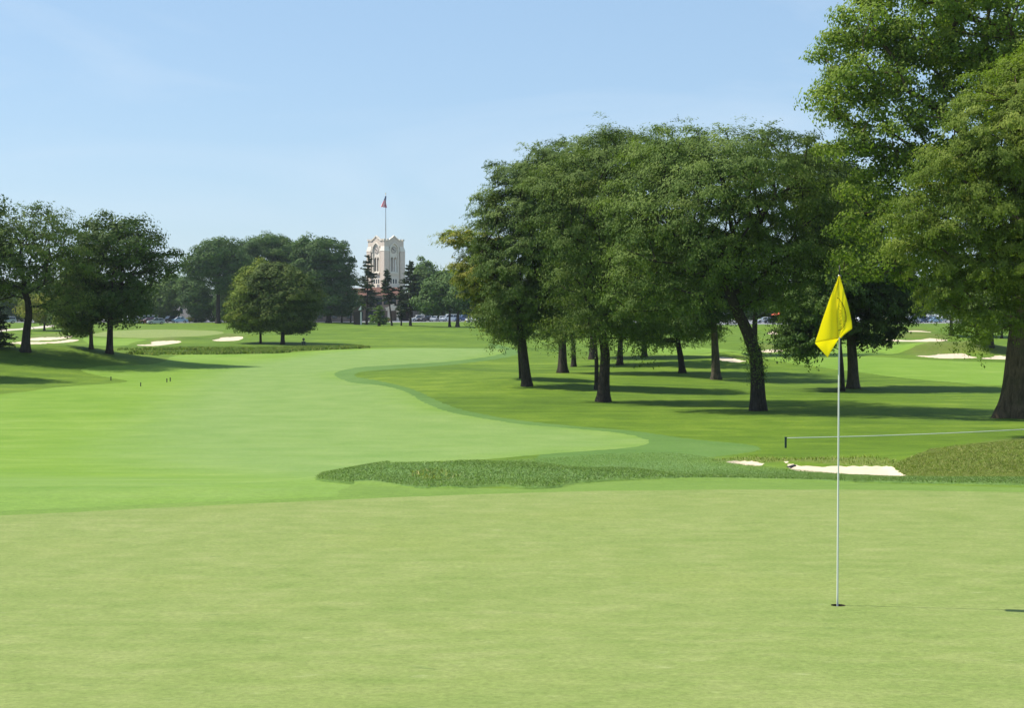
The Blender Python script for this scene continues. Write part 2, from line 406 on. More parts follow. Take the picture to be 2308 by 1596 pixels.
# small steps in height: sand sits below its turf, long grass above the short grass
ZZ = ZZ - .07 * sstep(-SD['bunker_sand'], .0, .18) - .12 * sstep(-SD['creek'], 0, .6)
lush_sd = signed(XX, YYr, [LUSH]); ZZ = ZZ + .035 * sstep(-lush_sd, .0, .12) * (YYr < 40)
dry = np.zeros(len(XX))
dsd = signed(XX, YYr, DRY); sc_len = np.clip(YYr * .012, .25, 3)
dry = sstep(-dsd / sc_len, -.5, .8)
mow = sstep(-signed(XX, YYr, [MOWL], 14, 14), -3.5, 3.5)
near_pale = 1 - sstep(YYr, 26, 44)
mow = np.maximum(mow, near_pale * .45)
VD = np.stack([XX, YYr, ZZ] + [SD[k] for k in LAY] + [sstep(-lush_sd / np.clip((YYr - 20) * .06, .15, 2.5), -1.0, 1.2), dry, mow], 1)
ii, jj = np.meshgrid(np.arange(nr - 1), np.arange(nc_ - 1), indexing='ij')
q = (ii * nc_ + jj).ravel()
TR = np.concatenate([np.stack([q, q + 1, q + nc_ + 1], 1), np.stack([q, q + nc_ + 1, q + nc_], 1)])

def split(VD, T, col):
    s = VD[:, col]; s = np.where(np.abs(s) < 1e-7, 1e-7, s); inn = s[T] < 0; n = inn.sum(1)
    A = T[n == 3]; B = T[n == 0]; M = (n == 1) | (n == 2)
    if not M.any(): return VD, A, B
    Tm = T[M]; im = inn[M]; nm = n[M]
    lone = np.where(nm == 1, np.argmax(im, 1), np.argmin(im, 1)); r = np.arange(len(Tm))
    a = Tm[r, lone]; b = Tm[r, (lone + 1) % 3]; c = Tm[r, (lone + 2) % 3]
    def cut(p, qv):
        lo = np.minimum(p, qv); hi = np.maximum(p, qv); key = lo.astype(np.int64) * len(VD) + hi
        return key
    k1, k2 = cut(a, b), cut(a, c)
    uk, inv = np.unique(np.concatenate([k1, k2]), return_inverse=True)
    lo = uk // len(VD); hi = uk % len(VD); t = s[lo] / (s[lo] - s[hi])
    new = VD[lo] + (VD[hi] - VD[lo]) * t[:, None]
    base = len(VD); e1 = base + inv[:len(Tm)]; e2 = base + inv[len(Tm):]
    tri = np.stack([a, e1, e2], 1); q1 = np.stack([e1, b, c], 1); q2 = np.stack([e1, c, e2], 1)
    li = nm == 1
    A = np.concatenate([A, tri[li], q1[~li], q2[~li]]); B = np.concatenate([B, tri[~li], q1[li], q2[li]])
    return np.vstack([VD, new]), A, B
PARTS = {}
rest = TR
for i, k in enumerate(LAY):
    VD, A, rest = split(VD, rest, 3 + i); PARTS[k] = A
PARTS['ground'] = rest

# ------------------------------------------------------------------ ground materials
def rough_extra(nt, c, v, n2):
    nz = noise(nt, v, 1.2, 5, .7)
    du = mth(nt, 'MULTIPLY', attr(nt, 'dry'), mth(nt, 'ADD', mth(nt, 'MULTIPLY', nz, 1.3), -.1), True)
    brown = ramp(nt, noise(nt, v, 7, 4, .7), [(.3, (.085, .13, .022)), (.7, (.20, .19, .06))])
    c = mixc(nt, du, c, brown)
    lu = mth(nt, 'MULTIPLY', attr(nt, 'lush'), .85)
    lush = ramp(nt, noise(nt, v, 9, 4, .7), [(.3, (.075, .160, .036)), (.7, (.155, .255, .078))])
    return mixc(nt, lu, c, lush)
def fair_extra(nt, c, v, n2):
    nz = noise(nt, v, .5, 4, .65)
    f = mth(nt, 'ADD', attr(nt, 'mow'), mth(nt, 'MULTIPLY', mth(nt, 'SUBTRACT', nz, .5), .9), True)
    li = ramp(nt, n2, [(.3, (.148, .250, .052)), (.7, (.212, .300, .083))])
    return mixc(nt, f, c, li)
ST = (.10, .9, 1)
M_rough = grass_mat('rough_grass_mat', (.062, .120, .006), (.098, .172, .009), (.158, .235, .018), big=.06, med=.5, fine=6, fine_amt=.30, bump=.5, extra=rough_extra, streak=(.05, .35, 1), speck=12, contrast=.45)
M_fair = grass_mat('fairway_mat', (.128, .235, .018), (.158, .268, .026), (.205, .305, .046), big=.05, med=.4, fine=9, fine_amt=.22, bump=.2, extra=fair_extra, streak=(.07, .8, 1), speck=14, contrast=.5)
M_cut = grass_mat('first_cut_mat', (.075, .150, .026), (.100, .190, .036), (.130, .22, .052), big=.1, med=.6, fine=9, fine_amt=.24, bump=.3)
def green_extra(nt, c, v, n2):
    a = noise(nt, mapped(nt, (1, 1.6, 1)), 5.5, 2, .5); k = mth(nt, 'MULTIPLY', mth(nt, 'SUBTRACT', a, .66, True), 7, True)
    c = mixc(nt, mth(nt, 'MULTIPLY', k, .55), c, (.125, .185, .050))
    a2 = noise(nt, mapped(nt, (1, 1.8, 1), (0, 0, 1)), 4.2, 2, .5); k2 = mth(nt, 'MULTIPLY', mth(nt, 'SUBTRACT', a2, .67, True), 6, True)
    c = mixc(nt, mth(nt, 'MULTIPLY', k2, .5), c, (.34, .37, .16))
    a3 = noise(nt, v, .45, 3, .5)
    return mixc(nt, mth(nt, 'MULTIPLY', mth(nt, 'SUBTRACT', a3, .52, True), 1.2, True), c, (.235, .275, .062))
M_green = grass_mat('putting_green_mat', (.160, .224, .050), (.206, .260, .070), (.258, .294, .098), big=.7, med=3.0, fine=26, fine_amt=.30, bump=.18, contrast=.20, streak=(2.0, 4.5, 1), speck=60, extra=green_extra)
M_fringe = grass_mat('fringe_mat', (.110, .190, .028), (.145, .235, .038), (.185, .265, .055), big=.3, med=2.0, fine=16, fine_amt=.24, bump=.2)

def sand_mat():
    m, nt, out = new_mat('bunker_sand_mat'); v = mapped(nt)
    c = ramp(nt, noise(nt, v, 1.5, 6, .7), [(.3, (.50, .40, .28)), (.7, (.62, .51, .375))])
    b = N(nt, 'ShaderNodeBsdfPrincipled'); b.inputs['Roughness'].default_value = .95; b.inputs['Specular IOR Level'].default_value = .1
    L(nt, c, b.inputs['Base Color'])
    bp = N(nt, 'ShaderNodeBump'); bp.inputs['Strength'].default_value = .5; bp.inputs['Distance'].default_value = .04
    L(nt, noise(nt, mapped(nt, (1, 3, 1), (0, 0, .4)), 7, 4), bp.inputs['Height']); L(nt, bp.outputs[0], b.inputs['Normal']); L(nt, b.outputs[0], out.inputs[0]); return m
def asphalt_mat(name, a, b_):
    m, nt, out = new_mat(name); v = mapped(nt)
    c = ramp(nt, noise(nt, v, .4, 6, .7), [(.3, a), (.7, b_)])
    b = N(nt, 'ShaderNodeBsdfPrincipled'); b.inputs['Roughness'].default_value = .85
    L(nt, c, b.inputs['Base Color']); L(nt, b.outputs[0], out.inputs[0]); return m
def water_mat():
    m, nt, out = new_mat('creek_water_mat'); v = mapped(nt)
    b = N(nt, 'ShaderNodeBsdfPrincipled'); b.inputs['Base Color'].default_value = (.012, .014, .008, 1); b.inputs['Specular IOR Level'].default_value = .12; b.inputs['Roughness'].default_value = .5
    bp = N(nt, 'ShaderNodeBump'); bp.inputs['Strength'].default_value = .3; bp.inputs['Distance'].default_value = .05
    L(nt, noise(nt, v, 3, 3), bp.inputs['Height']); L(nt, bp.outputs[0], b.inputs['Normal']); L(nt, b.outputs[0], out.inputs[0]); return m
GM = {'bunker_sand': sand_mat(), 'creek': water_mat(), 'putting_green': M_green, 'fringe': M_fringe, 'fairway': M_fair, 'first_cut': M_cut,
      'path': asphalt_mat('path_mat', (.42, .36, .27), (.52, .45, .36)), 'parking_lot': asphalt_mat('asphalt_mat', (.16, .16, .165), (.22, .22, .225)), 'ground': M_rough}
NL = 3 + len(LAY)
for k, T in PARTS.items():
    if k == 'cup_hole' or not len(T): continue
    u, inv = np.unique(T.ravel(), return_inverse=True)
    D_ = VD[u]
    me = np_mesh(k, D_[:, :3], inv.reshape(-1, 3), True, {'lush': D_[:, NL], 'dry': D_[:, NL + 1], 'mow': D_[:, NL + 2]})
    tag(link_mesh(k, me, GM[k]), kind='structure')

# ------------------------------------------------------------------ trees
rng = np.random.default_rng(7)
LM = {
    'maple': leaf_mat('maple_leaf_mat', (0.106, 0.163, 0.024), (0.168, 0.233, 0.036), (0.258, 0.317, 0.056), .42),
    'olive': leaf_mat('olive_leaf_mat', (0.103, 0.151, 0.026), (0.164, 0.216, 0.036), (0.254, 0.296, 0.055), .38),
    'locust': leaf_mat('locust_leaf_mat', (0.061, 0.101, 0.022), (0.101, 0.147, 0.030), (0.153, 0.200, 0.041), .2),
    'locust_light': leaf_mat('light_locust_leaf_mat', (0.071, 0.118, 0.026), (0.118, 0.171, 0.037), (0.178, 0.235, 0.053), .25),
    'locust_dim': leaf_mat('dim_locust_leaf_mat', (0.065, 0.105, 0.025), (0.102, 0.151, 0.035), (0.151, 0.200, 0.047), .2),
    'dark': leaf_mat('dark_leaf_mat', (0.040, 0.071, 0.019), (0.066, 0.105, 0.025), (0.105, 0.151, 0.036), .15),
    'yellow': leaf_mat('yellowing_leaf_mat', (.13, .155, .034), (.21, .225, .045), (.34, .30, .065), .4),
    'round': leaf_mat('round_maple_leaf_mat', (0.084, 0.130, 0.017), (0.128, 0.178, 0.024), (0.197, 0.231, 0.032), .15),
    'shaded_round': leaf_mat('shaded_round_maple_leaf_mat', (0.043, 0.069, 0.016), (0.069, 0.104, 0.021), (0.112, 0.144, 0.027), .1),  # leaf tone partly its own, partly the crown's shade put into the colour
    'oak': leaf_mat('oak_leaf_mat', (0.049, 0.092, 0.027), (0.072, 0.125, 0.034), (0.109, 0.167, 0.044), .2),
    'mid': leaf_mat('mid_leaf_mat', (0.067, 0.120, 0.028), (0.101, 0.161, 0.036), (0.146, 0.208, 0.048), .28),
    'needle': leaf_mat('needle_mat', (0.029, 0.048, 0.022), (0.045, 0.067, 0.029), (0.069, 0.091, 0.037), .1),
}
M_bark = bark_mat('bark_mat', (.022, .018, .014), (.075, .062, .05))
M_bark2 = bark_mat('grey_bark_mat', (.05, .042, .03), (.14, .115, .085))
M_bark3 = bark_mat('mossy_bark_mat', (.045, .032, .020), (.17, .125, .075), 1.6)

def nrm(a): return a / (np.linalg.norm(a, axis=-1, keepdims=True) + 1e-9)

def leaves_mesh(name, C, A, Nn, Ls, Ws, tint):
    A = nrm(A); B = nrm(np.cross(Nn, A)); n = len(C)
    Ls = Ls[:, None]; Ws = Ws[:, None]
    V = np.empty((n, 4, 3), np.float32)
    V[:, 0] = C - A * Ls * .5; V[:, 1] = C + B * Ws * .5 - A * Ls * .06; V[:, 2] = C + A * Ls * .5; V[:, 3] = C - B * Ws * .5 - A * Ls * .06
    return np_mesh(name, V.reshape(-1, 3), np.arange(4 * n).reshape(-1, 4), False, {'tint': np.repeat(tint, 4)})

def frusta(P0, P1, R0, R1, n=6):
    """all twig segments at once"""
    T = P1 - P0; T = nrm(T); up = np.tile([0., 0, 1], (len(T), 1)); up[np.abs(T[:, 2]) > .9] = [1, 0, 0]
    A = nrm(np.cross(T, up)); B = np.cross(T, A); w = np.arange(n) * 2 * PI / n
    ring = A[:, None] * np.cos(w)[None, :, None] + B[:, None] * np.sin(w)[None, :, None]
    P0 = P0 - T * R0[:, None] * .3; P1 = P1 + T * R1[:, None] * .3
    V = np.concatenate([P0[:, None] + ring * R0[:, None, None], P1[:, None] + ring * R1[:, None, None]], 1)
    k = len(T); base = (np.arange(k) * 2 * n)[:, None]; j = np.arange(n)
    F = np.stack([base + j, base + (j + 1) % n, base + n + (j + 1) % n, base + n + j], -1)
    return V.reshape(-1, 3), F.reshape(-1, 4)

def trunk_mesh(path, r0, r1, r, flare=1.0, n=16):
    """tapered, slightly lumpy trunk with root flare; path local"""
    path = np.array(path); seg = np.r_[0, np.cumsum(np.linalg.norm(np.diff(path, axis=0), axis=1))]
    m = max(10, int(seg[-1] / max(.15, r0 * .4))); m = min(m, 70); s = np.linspace(0, seg[-1], m)
    # smooth path
    c = np.stack([np.interp(s, seg, path[:, i]) for i in range(3)], 1)
    for _ in range(3): c[1:-1] = (c[:-2] + 2 * c[1:-1] + c[2:]) / 4
    T = nrm(np.gradient(c, axis=0)); A = nrm(np.cross(T, [0, 1., .01])); B = np.cross(T, A)
    w = np.arange(n) * 2 * PI / n; ph = r.uniform(0, 6, 6)
    rad = r0 + (r1 - r0) * (s / seg[-1]) ** .8
    rad = rad[:, None] * (1 + .07 * np.sin(3 * w + ph[0] + s[:, None] * .3) + .05 * np.sin(5 * w + ph[1] - s[:, None] * .6) + .03 * np.sin(9 * w + ph[2]))
    fl = flare * .75 * np.exp(-s / (r0 * .9))[:, None] * (.45 + .28 * np.sin(5 * w + ph[3]) + .15 * np.sin(3 * w + ph[4]))
    rad = rad + r0 * fl
    V = c[:, None] + A[:, None] * (np.cos(w)[None, :] * rad)[..., None] + B[:, None] * (np.sin(w)[None, :] * rad)[..., None]
    V[0, :, 2] -= .25
    V = V.reshape(-1, 3); i, j = np.meshgrid(np.arange(m - 1), np.arange(n), indexing='ij')
    F = np.stack([i * n + j, i * n + (j + 1) % n, (i + 1) * n + (j + 1) % n, (i + 1) * n + j], -1).reshape(-1, 4)
    return V, F, c, s, rad.mean(1)

def grow(trunk_pts, clumps, fork_i, r):
    """connect every clump to the nearest wood; returns nodes, parent, child load"""
    pos = [p for p in trunk_pts]; par = [-1] + list(range(len(trunk_pts) - 1)); plen = [0.0] * len(pos)
    dirs = [np.array([0, 0, 1.])] * len(pos)
    load = None; top = trunk_pts[-1]; allowed = np.zeros(20000, bool); allowed[fork_i:len(pos)] = True
    PA = np.zeros((20000, 3)); PA[:len(pos)] = pos; PL = np.zeros(20000)
    order = np.argsort(np.linalg.norm(clumps - trunk_pts[fork_i], axis=1)); ends = []
    for ci in order:
        c = clumps[ci]; n = len(pos); dv = c - PA[:n]; dist = np.linalg.norm(dv, axis=1)
        cost = dist + .32 * PL[:n] + np.where(dv[:, 2] < 0, .5 * -dv[:, 2], 0) + np.where(allowed[:n], 0, 1e6)
        j = int(np.argmin(cost)); a = PA[j]; ln = dist[j]; k = int(np.clip(ln / .9, 1, 6))
        d0 = dirs[j]; tgt = nrm(c - a); mid = a + (d0 * .45 + tgt * .55 + np.array([0, 0, .12])) * ln * .5
        prev = j
        for t in np.linspace(0, 1, k + 1)[1:]:
            p = (1 - t) ** 2 * a + 2 * t * (1 - t) * mid + t * t * c
            if t < 1: p = p + r.normal(0, .035, 3) * ln ** .5
            m_ = len(pos)
            if m_ >= 19990: break
            pos.append(p); par.append(prev); PA[m_] = p; PL[m_] = PL[prev] + np.linalg.norm(p - PA[prev]); allowed[m_] = True
            dirs.append(nrm(p - PA[prev])); prev = m_
        ends.append(prev)
    load = np.zeros(len(pos))
    for e in ends: load[e] += 1
    for i in range(len(pos) - 1, 0, -1): load[par[i]] += load[i]
    return np.array(pos), np.array(par), load

def tree(label, base, path, tw, lobes, nc=200, nl=160, ls=.16, lw=.5, mat='locust', rc=.8, flat=.45, droop=.25, seed=1, d=None, group=None, name='tree', cat='tree',
         bark=None, fork=.45, shell=.42, upb=.6, r1=.55, rag=.13, spray=0, gap=.62, sparse=0, tip=.012, flare=1.0, ivy=None, proto=False):
    r = np.random.default_rng(seed)
    b = P(*base) if d is None else G(base[0], d)
    d = b[1]; s = d / FX
    pts = [np.zeros(3)]
    for q in path:
        dy = q[2] if len(q) > 2 else 0
        pts.append(P3(q[0], q[1], d + dy) - b)
    r0 = tw * s / 2 * .84
    V, F, c, sl, rad = trunk_mesh(pts, r0, r0 * r1, r, flare)
    # clumps
    lob = []
    for q in lobes:
        px, py, rx, rz = q[:4]; dy = q[4] if len(q) > 4 else 0; cen = P3(px, py, d + dy) - b
        lob.append((cen, np.array([rx * s, (q[5] if len(q) > 5 else 1.12 * rx * s), rz * s])))
    wgt = np.array([(l[1][0] * l[1][1] * l[1][2]) ** .6 for l in lob]); wgt /= wgt.sum()
    cand = []; K = nc * 6; pick = r.choice(len(lob), K, p=wgt)
    dirv = nrm(r.normal(size=(K, 3))); rr = shell + (1 - shell) * r.random(K) ** .55
    cen = np.array([l[0] for l in lob])[pick]; rad3 = np.array([l[1] for l in lob])[pick]
    ph = r.uniform(0, 6.28, (6, 4)); wob = np.zeros(K)
    for q_ in range(6):
        f_ = 2.0 + q_ * 1.1; wob += np.sin(dirv @ (ph[q_, :3] - 3.1) * f_ * .5 + ph[q_, 3] + pick * 1.7) / (1.2 + q_ * .5)
    outl = np.where(r.random(K) < .07, r.uniform(1.02, 1.16, K), 1.0)
    pos = cen + dirv * rad3 * (rr * (.90 + rag * wob * .5) * outl)[:, None]
    # drop candidates deep inside another lobe's core, and too close together
    md = rc * gap; keep = []
    PK = np.empty((nc, 3)); n = 0
    for p in pos:
        if n and np.min(((PK[:n] - p) ** 2).sum(1)) < md * md: continue
        PK[n] = p; n += 1
        if n == nc: break
    cl = PK[:n]
    cl = cl[cl[:, 2] > .4]
    n = len(cl)
    fi = max(1, int(len(c) * fork))
    nodes, par, load = grow(list(c), cl, fi, r)
    nt_ = len(c)
    # wood radii, pipe model
    rtop = r0 * r1 * .8; ex = 1 / 2.15
    lim = tip * np.maximum(load, .5) ** ex
    k0 = load[nt_:].max() if len(load) > nt_ else 1
    scale_ = min(1.6, max(.6, rtop / (tip * k0 ** ex)))
    R = np.minimum(lim * scale_, rtop * 1.15); idx = np.arange(nt_, len(nodes)); pi_ = par[idx]
    Rp = np.where(pi_ < nt_, R[idx] * 1.15, R[pi_])
    FV, FF = frusta(nodes[pi_], nodes[idx], np.minimum(Rp, R[idx] * 1.5), R[idx], 6)
    VV = np.vstack([V, FV]); FA = np.vstack([F, FF + len(V)])
    root = empty(name, b, label, cat, group)
    link_mesh('trunk', np_mesh('trunk', VV, FA, True), bark or M_bark, root)
    # leaves
    cnt = (nl * (1.25 if spray and gap > .75 else 1) * r.uniform(.45, 1.55, n)).astype(int); ci = np.repeat(np.arange(n), cnt); M_ = len(ci)
    rcv = rc * r.uniform(.7, 1.35, n)
    out = cl - cl.mean(0); outn = nrm(out * np.array([1, 1, .6]))
    g = nrm(r.normal(size=(M_, 3))) * (r.random(M_) ** .45)[:, None]
    h2 = g[:, 0] ** 2 + g[:, 1] ** 2
    off = g * rcv[ci][:, None]; off[:, 2] = off[:, 2] * flat - droop * h2 * rcv[ci] * 1.0
    if spray:
        ms = spray; oh = outn * np.array([1, 1, .25]); sd_ = nrm(r.normal(size=(n, ms, 3)) * np.array([1, 1, .3]) + oh[:, None] * 1.0)
        si = r.integers(0, ms, M_); D0 = sd_[ci, si]; tt = r.random(M_) ** .75 * 1.15; lenf = r.uniform(.7, 1.3, (n, ms))[ci, si]
        ln_ = tt * lenf * rcv[ci]
        sp_ = D0 * ln_[:, None] + r.normal(0, 1, (M_, 3)) * np.array([.15, .15, .085]) * (rcv[ci] * (1.15 - .45 * tt))[:, None]
        sp_[:, 2] += (.28 * tt - droop * 1.5 * tt * tt) * rcv[ci] * lenf
        off = sp_
    # push droop outward
    C = cl[ci] + off
    Nn = nrm(r.normal(0, .42, (M_, 3)) + np.array([0, 0, upb * .55]) + outn[ci] * .55 + nrm(off * np.array([1, 1, 1.6])) * .85)
    A = r.normal(size=(M_, 3)) + outn[ci] * .5 + np.array([0, 0, -.4])
    if spray: A = A * .5 + D0 + np.array([0, 0, -.5]) * tt[:, None]
    A = A - Nn * (A * Nn).sum(1)[:, None]
    tc = r.normal(.5, .20, n)[ci] + r.normal(0, .12, M_) + .12 * (off[:, 2] / (rcv[ci] * max(flat, .2)))
    sz = ls * r.uniform(.65, 1.35, M_)
    if ivy:   # leaves climbing the trunk between two heights
        z0, z1, ni, rr_ = ivy
        k = np.nonzero((c[:, 2] >= z0) & (c[:, 2] <= z1))[0]
        if len(k):
            kk = r.choice(k, ni); dd = nrm(r.normal(size=(ni, 3))); e = c[kk] + dd * (rad[kk] * 1.02 + rr_ * r.random(ni) ** 2)[:, None] + np.array([0, 0, 1]) * r.uniform(-.15, .15, ni)[:, None]
            C = np.vstack([C, e]); Nn = np.vstack([Nn, nrm(dd + r.normal(0, .5, (ni, 3)))]); A = np.vstack([A, r.normal(size=(ni, 3))])
            A[-ni:] -= Nn[-ni:] * (A[-ni:] * Nn[-ni:]).sum(1)[:, None]; tc = np.r_[tc, r.normal(.45, .15, ni)]; sz = np.r_[sz, ls * r.uniform(.5, 1, ni)]
    me = leaves_mesh('crown', C, A, Nn, sz, sz * lw, np.clip(tc, 0, 1))
    link_mesh('crown', me, LM[mat], root)
    return root

def conifer(label, base, top, wid, n_lev=20, mat='needle', seed=1, group=None, name='conifer', bare=.2, dens=1.0, lean=0, d=None, tw=5, ls=.32):
    r = np.random.default_rng(seed); b = P(*base) if d is None else G(base[0], d); d = b[1]; s = d / FX
    tp = P3(top[0], top[1], d) - b; H = tp[2]; W = wid * s / 2
    mid = tp * .5 + np.array([lean * s, 0, 0])
    V, F, c, sl, rad = trunk_mesh([np.zeros(3), mid, tp], tw * s / 2, .03, r, .5, 8)
    P0, P1, R0, R1 = [], [], [], []; Cc, Aa, Nn, S = [], [], [], []
    for lv in range(n_lev):
        f = bare + (1 - bare) * (lv + r.uniform(-.3, .3)) / n_lev; f = min(max(f, bare), .985)
        p0 = np.array([np.interp(f * H, c[:, 2], c[:, i]) for i in range(3)])
        ln = W * (1 - (f - bare) / (1 - bare)) ** .75 * (1 if f > bare + .1 else .8) + .35
        for k in range(r.integers(4, 7)):
            if r.random() > dens: continue
            an = r.uniform(0, 2 * PI); l = ln * r.uniform(.6, 1.2); dr = np.array([math.cos(an), math.sin(an), r.uniform(-.15, .3) + .35 * (f - .5)])
            p1 = p0 + dr * l * .6; p2 = p0 + dr * l + np.array([0, 0, -.1 * l])
            P0 += [p0, p1]; P1 += [p1, p2]; R0 += [.05 + .01 * l, .03]; R1 += [.03, .012]
            m = int(26 * l * (1.2 if f > .8 else 1)) + 14; t = r.uniform(.22, 1.05, m)[:, None]
            q = p0 + (p2 - p0) * t + r.normal(0, 1, (m, 3)) * np.array([.22, .22, .11]) * (l * .32 + .22)
            Cc.append(q); a = np.tile(dr, (m, 1)) + r.normal(0, .6, (m, 3)); nn = nrm(r.normal(0, .6, (m, 3)) + np.array([0, 0, .8])); a -= nn * (a * nn).sum(1)[:, None]
            Aa.append(a); Nn.append(nn); S.append(ls * r.uniform(.6, 1.4, m))
    # the leader
    m = 60; q = tp + np.array([0, 0, -1]) * r.uniform(0, H * .09, m)[:, None] + r.normal(0, .12, (m, 3)); Cc.append(q); Aa.append(r.normal(size=(m, 3)) + np.array([0, 0, 1])); Nn.append(nrm(r.normal(size=(m, 3)))); S.append(ls * r.uniform(.6, 1.2, m))
    FV, FF = frusta(np.array(P0), np.array(P1), np.array(R0), np.array(R1), 5)
    root = empty(name, b, label, 'tree', group)
    link_mesh('trunk', np_mesh('trunk', np.vstack([V, FV]), np.vstack([F, FF + len(V)]), True), M_bark, root)
    Cc = np.vstack(Cc); S = np.concatenate(S)
    link_mesh('crown', leaves_mesh('crown', Cc, np.vstack(Aa), np.vstack(Nn), S, S * .3, np.clip(r.normal(.5, .2, len(Cc)), 0, 1)), LM[mat], root)
    return root

exec_order = []
GR = 'trees of the grove right of the fairway'
# --- big trees at the right edge
tree('huge maple at the right edge, bright green crown running out of the frame', (2287, 942), [(2293, 860), (2300, 760), (2310, 640), (2300, 500), (2290, 330)], 76,
     [(2290, -60, 360, 280), (2090, 40, 190, 130), (1960, 140, 130, 105), (2000, 270, 160, 105), (1905, 215, 85, 75), (1920, 320, 75, 65), (2110, 400, 170, 100), (2330, 260, 300, 240), (1975, 420, 85, 65), (2050, 540, 120, 70), (1965, 510, 80, 50), (1945, 590, 75, 38), (2040, 620, 60, 30), (1950, 30, 80, 80), (2200, 600, 120, 80)],
     nc=760, nl=210, ls=.17, lw=.70, mat='maple', rc=.95, flat=.55, droop=.22, gap=.72, rag=.2, seed=11, bark=M_bark3, fork=.42, shell=.5, r1=.6, tip=.016, flare=1.7, name='maple_tree', group='large trees at the right edge')
tree('olive green feathery tree whose branches hang in from beyond the right edge', (2520, 985), [(2510, 850), (2480, 680), (2440, 480)], 70,
     [(2290, 330, 150, 110), (2190, 470, 130, 85), (2420, 220, 190, 160), (2260, 620, 100, 60), (2120, 380, 70, 50), (2400, 500, 190, 160), (2160, 660, 60, 50), (2200, 725, 70, 38), (2080, 530, 70, 60), (2340, 170, 80, 70), (2300, 700, 60, 40), (2130, 600, 60, 40), (2050, 470, 50, 40)],
     nc=560, nl=420, ls=.13, lw=.38, mat='olive', rc=.80, flat=.5, droop=.4, spray=8, gap=.8, rag=.32, seed=12, bark=M_bark3, fork=.4, tip=.012, name='locust_tree', group='large trees at the right edge')
# --- the grove
LK = dict(ls=.17, lw=.36, mat='locust', rc=1.28, flat=.36, droop=.32, spray=10, gap=.80, upb=1.0, rag=.22, group=GR, name='locust_tree')
def lk(**k): d_ = dict(LK); d_.update(k); return d_
tree('locust with a dark leaning trunk wrapped in ivy, nearest the flagstick', (1707, 926), [(1706, 850), (1703, 800), (1680, 740), (1655, 690), (1640, 650), (1622, 610)], 42,
     [(1650, 400, 210, 95), (1530, 490, 130, 95), (1780, 450, 135, 100), (1460, 590, 90, 85), (1770, 560, 130, 95), (1590, 350, 140, 55), (1640, 560, 150, 85), (1860, 520, 70, 100), (1530, 655, 90, 50), (1430, 660, 60, 60), (1720, 350, 140, 50), (1740, 650, 80, 45), (1460, 460, 70, 60)],
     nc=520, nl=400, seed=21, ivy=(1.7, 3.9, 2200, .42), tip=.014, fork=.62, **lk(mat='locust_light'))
tree('locust with a forked dark trunk in front of the grove, left of the leaning one', (1360, 906), [(1362, 850), (1364, 800), (1358, 760), (1350, 715)], 35,
     [(1300, 738, 50, 28), (1400, 748, 60, 26), (1440, 385, 150, 85), (1350, 490, 125, 105), (1430, 540, 120, 100), (1320, 630, 80, 75), (1390, 680, 90, 55), (1490, 345, 85, 48), (1290, 420, 85, 75), (1340, 720, 75, 38), (1400, 330, 70, 34), (1440, 730, 45, 25)],
     nc=440, nl=380, seed=22, fork=.7, **lk())
tree('locust with a slim leaning trunk at the left front of the grove', (1187, 871), [(1183, 830), (1178, 780), (1172, 730), (1170, 690)], 28,
     [(1152, 742, 38, 30), (1200, 470, 110, 95), (1160, 570, 90, 90), (1240, 410, 110, 75), (1175, 660, 85, 65), (1120, 480, 55, 65), (1250, 560, 95, 90), (1140, 700, 48, 45), (1225, 725, 60, 32), (1150, 395, 50, 30)],
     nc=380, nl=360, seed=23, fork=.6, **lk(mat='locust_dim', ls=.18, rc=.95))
tree('tall locust with a flared trunk base, second row of the grove behind the slim one', (1268, 841), [(1268, 790), (1266, 740), (1270, 690)], 26,
     [(1310, 390, 140, 75), (1300, 500, 120, 95), (1400, 350, 125, 55), (1290, 620, 95, 80), (1275, 710, 75, 38), (1255, 370, 60, 35)],
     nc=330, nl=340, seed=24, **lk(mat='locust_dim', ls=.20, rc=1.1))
tree('slender tree with leafy shoots on its trunk, right of the flared trunk', (1293, 827), [(1292, 780), (1290, 730)], 14,
     [(1300, 650, 60, 70), (1290, 715, 40, 30)], nc=88, nl=240, seed=25, ivy=(.8, 5, 500, .3), **lk(ls=.20, rc=1.0))
tree('thick dark trunk set back in the grove, above the forked one', (1336, 810), [(1336, 770), (1338, 700)], 22,
     [(1360, 560, 100, 110), (1345, 680, 80, 50)], nc=160, nl=300, seed=26, **lk(ls=.22, rc=1.25, mat='dark'))
tree('thin dark trunk directly behind the forked front trunk', (1344, 879), [(1344, 820), (1340, 760), (1345, 700)], 13,
     [(1370, 600, 70, 90), (1340, 690, 50, 40)], nc=112, nl=300, seed=27, **lk())
tree('short straight trunk behind and right of the forked front trunk', (1396, 823), [(1397, 780), (1400, 720)], 17,
     [(1440, 600, 90, 100), (1450, 700, 70, 45), (1400, 740, 30, 20)], nc=160, nl=300, seed=28, **lk(ls=.20, rc=1.15))
tree('tree with a slightly tilted trunk alone in the middle of the grove', (1538, 841), [(1533, 800), (1525, 760), (1512, 710)], 18,
     [(1500, 748, 60, 28), (1575, 735, 50, 32), (1510, 690, 75, 55), (1560, 640, 90, 80), (1480, 740, 45, 25), (1560, 740, 40, 25)], nc=184, nl=340, seed=29, **lk(ls=.18, rc=.95, mat='maple'))
tree('tree with a Y shaped pale trunk between the middle and the leaning trunk', (1614, 856), [(1613, 810), (1611, 775), (1608, 720)], 26,
     [(1610, 600, 100, 90), (1580, 700, 60, 40), (1640, 690, 50, 40)], nc=192, nl=320, seed=30, bark=M_bark2, fork=.55, **lk(ls=.18, rc=1.0, mat='dark'))
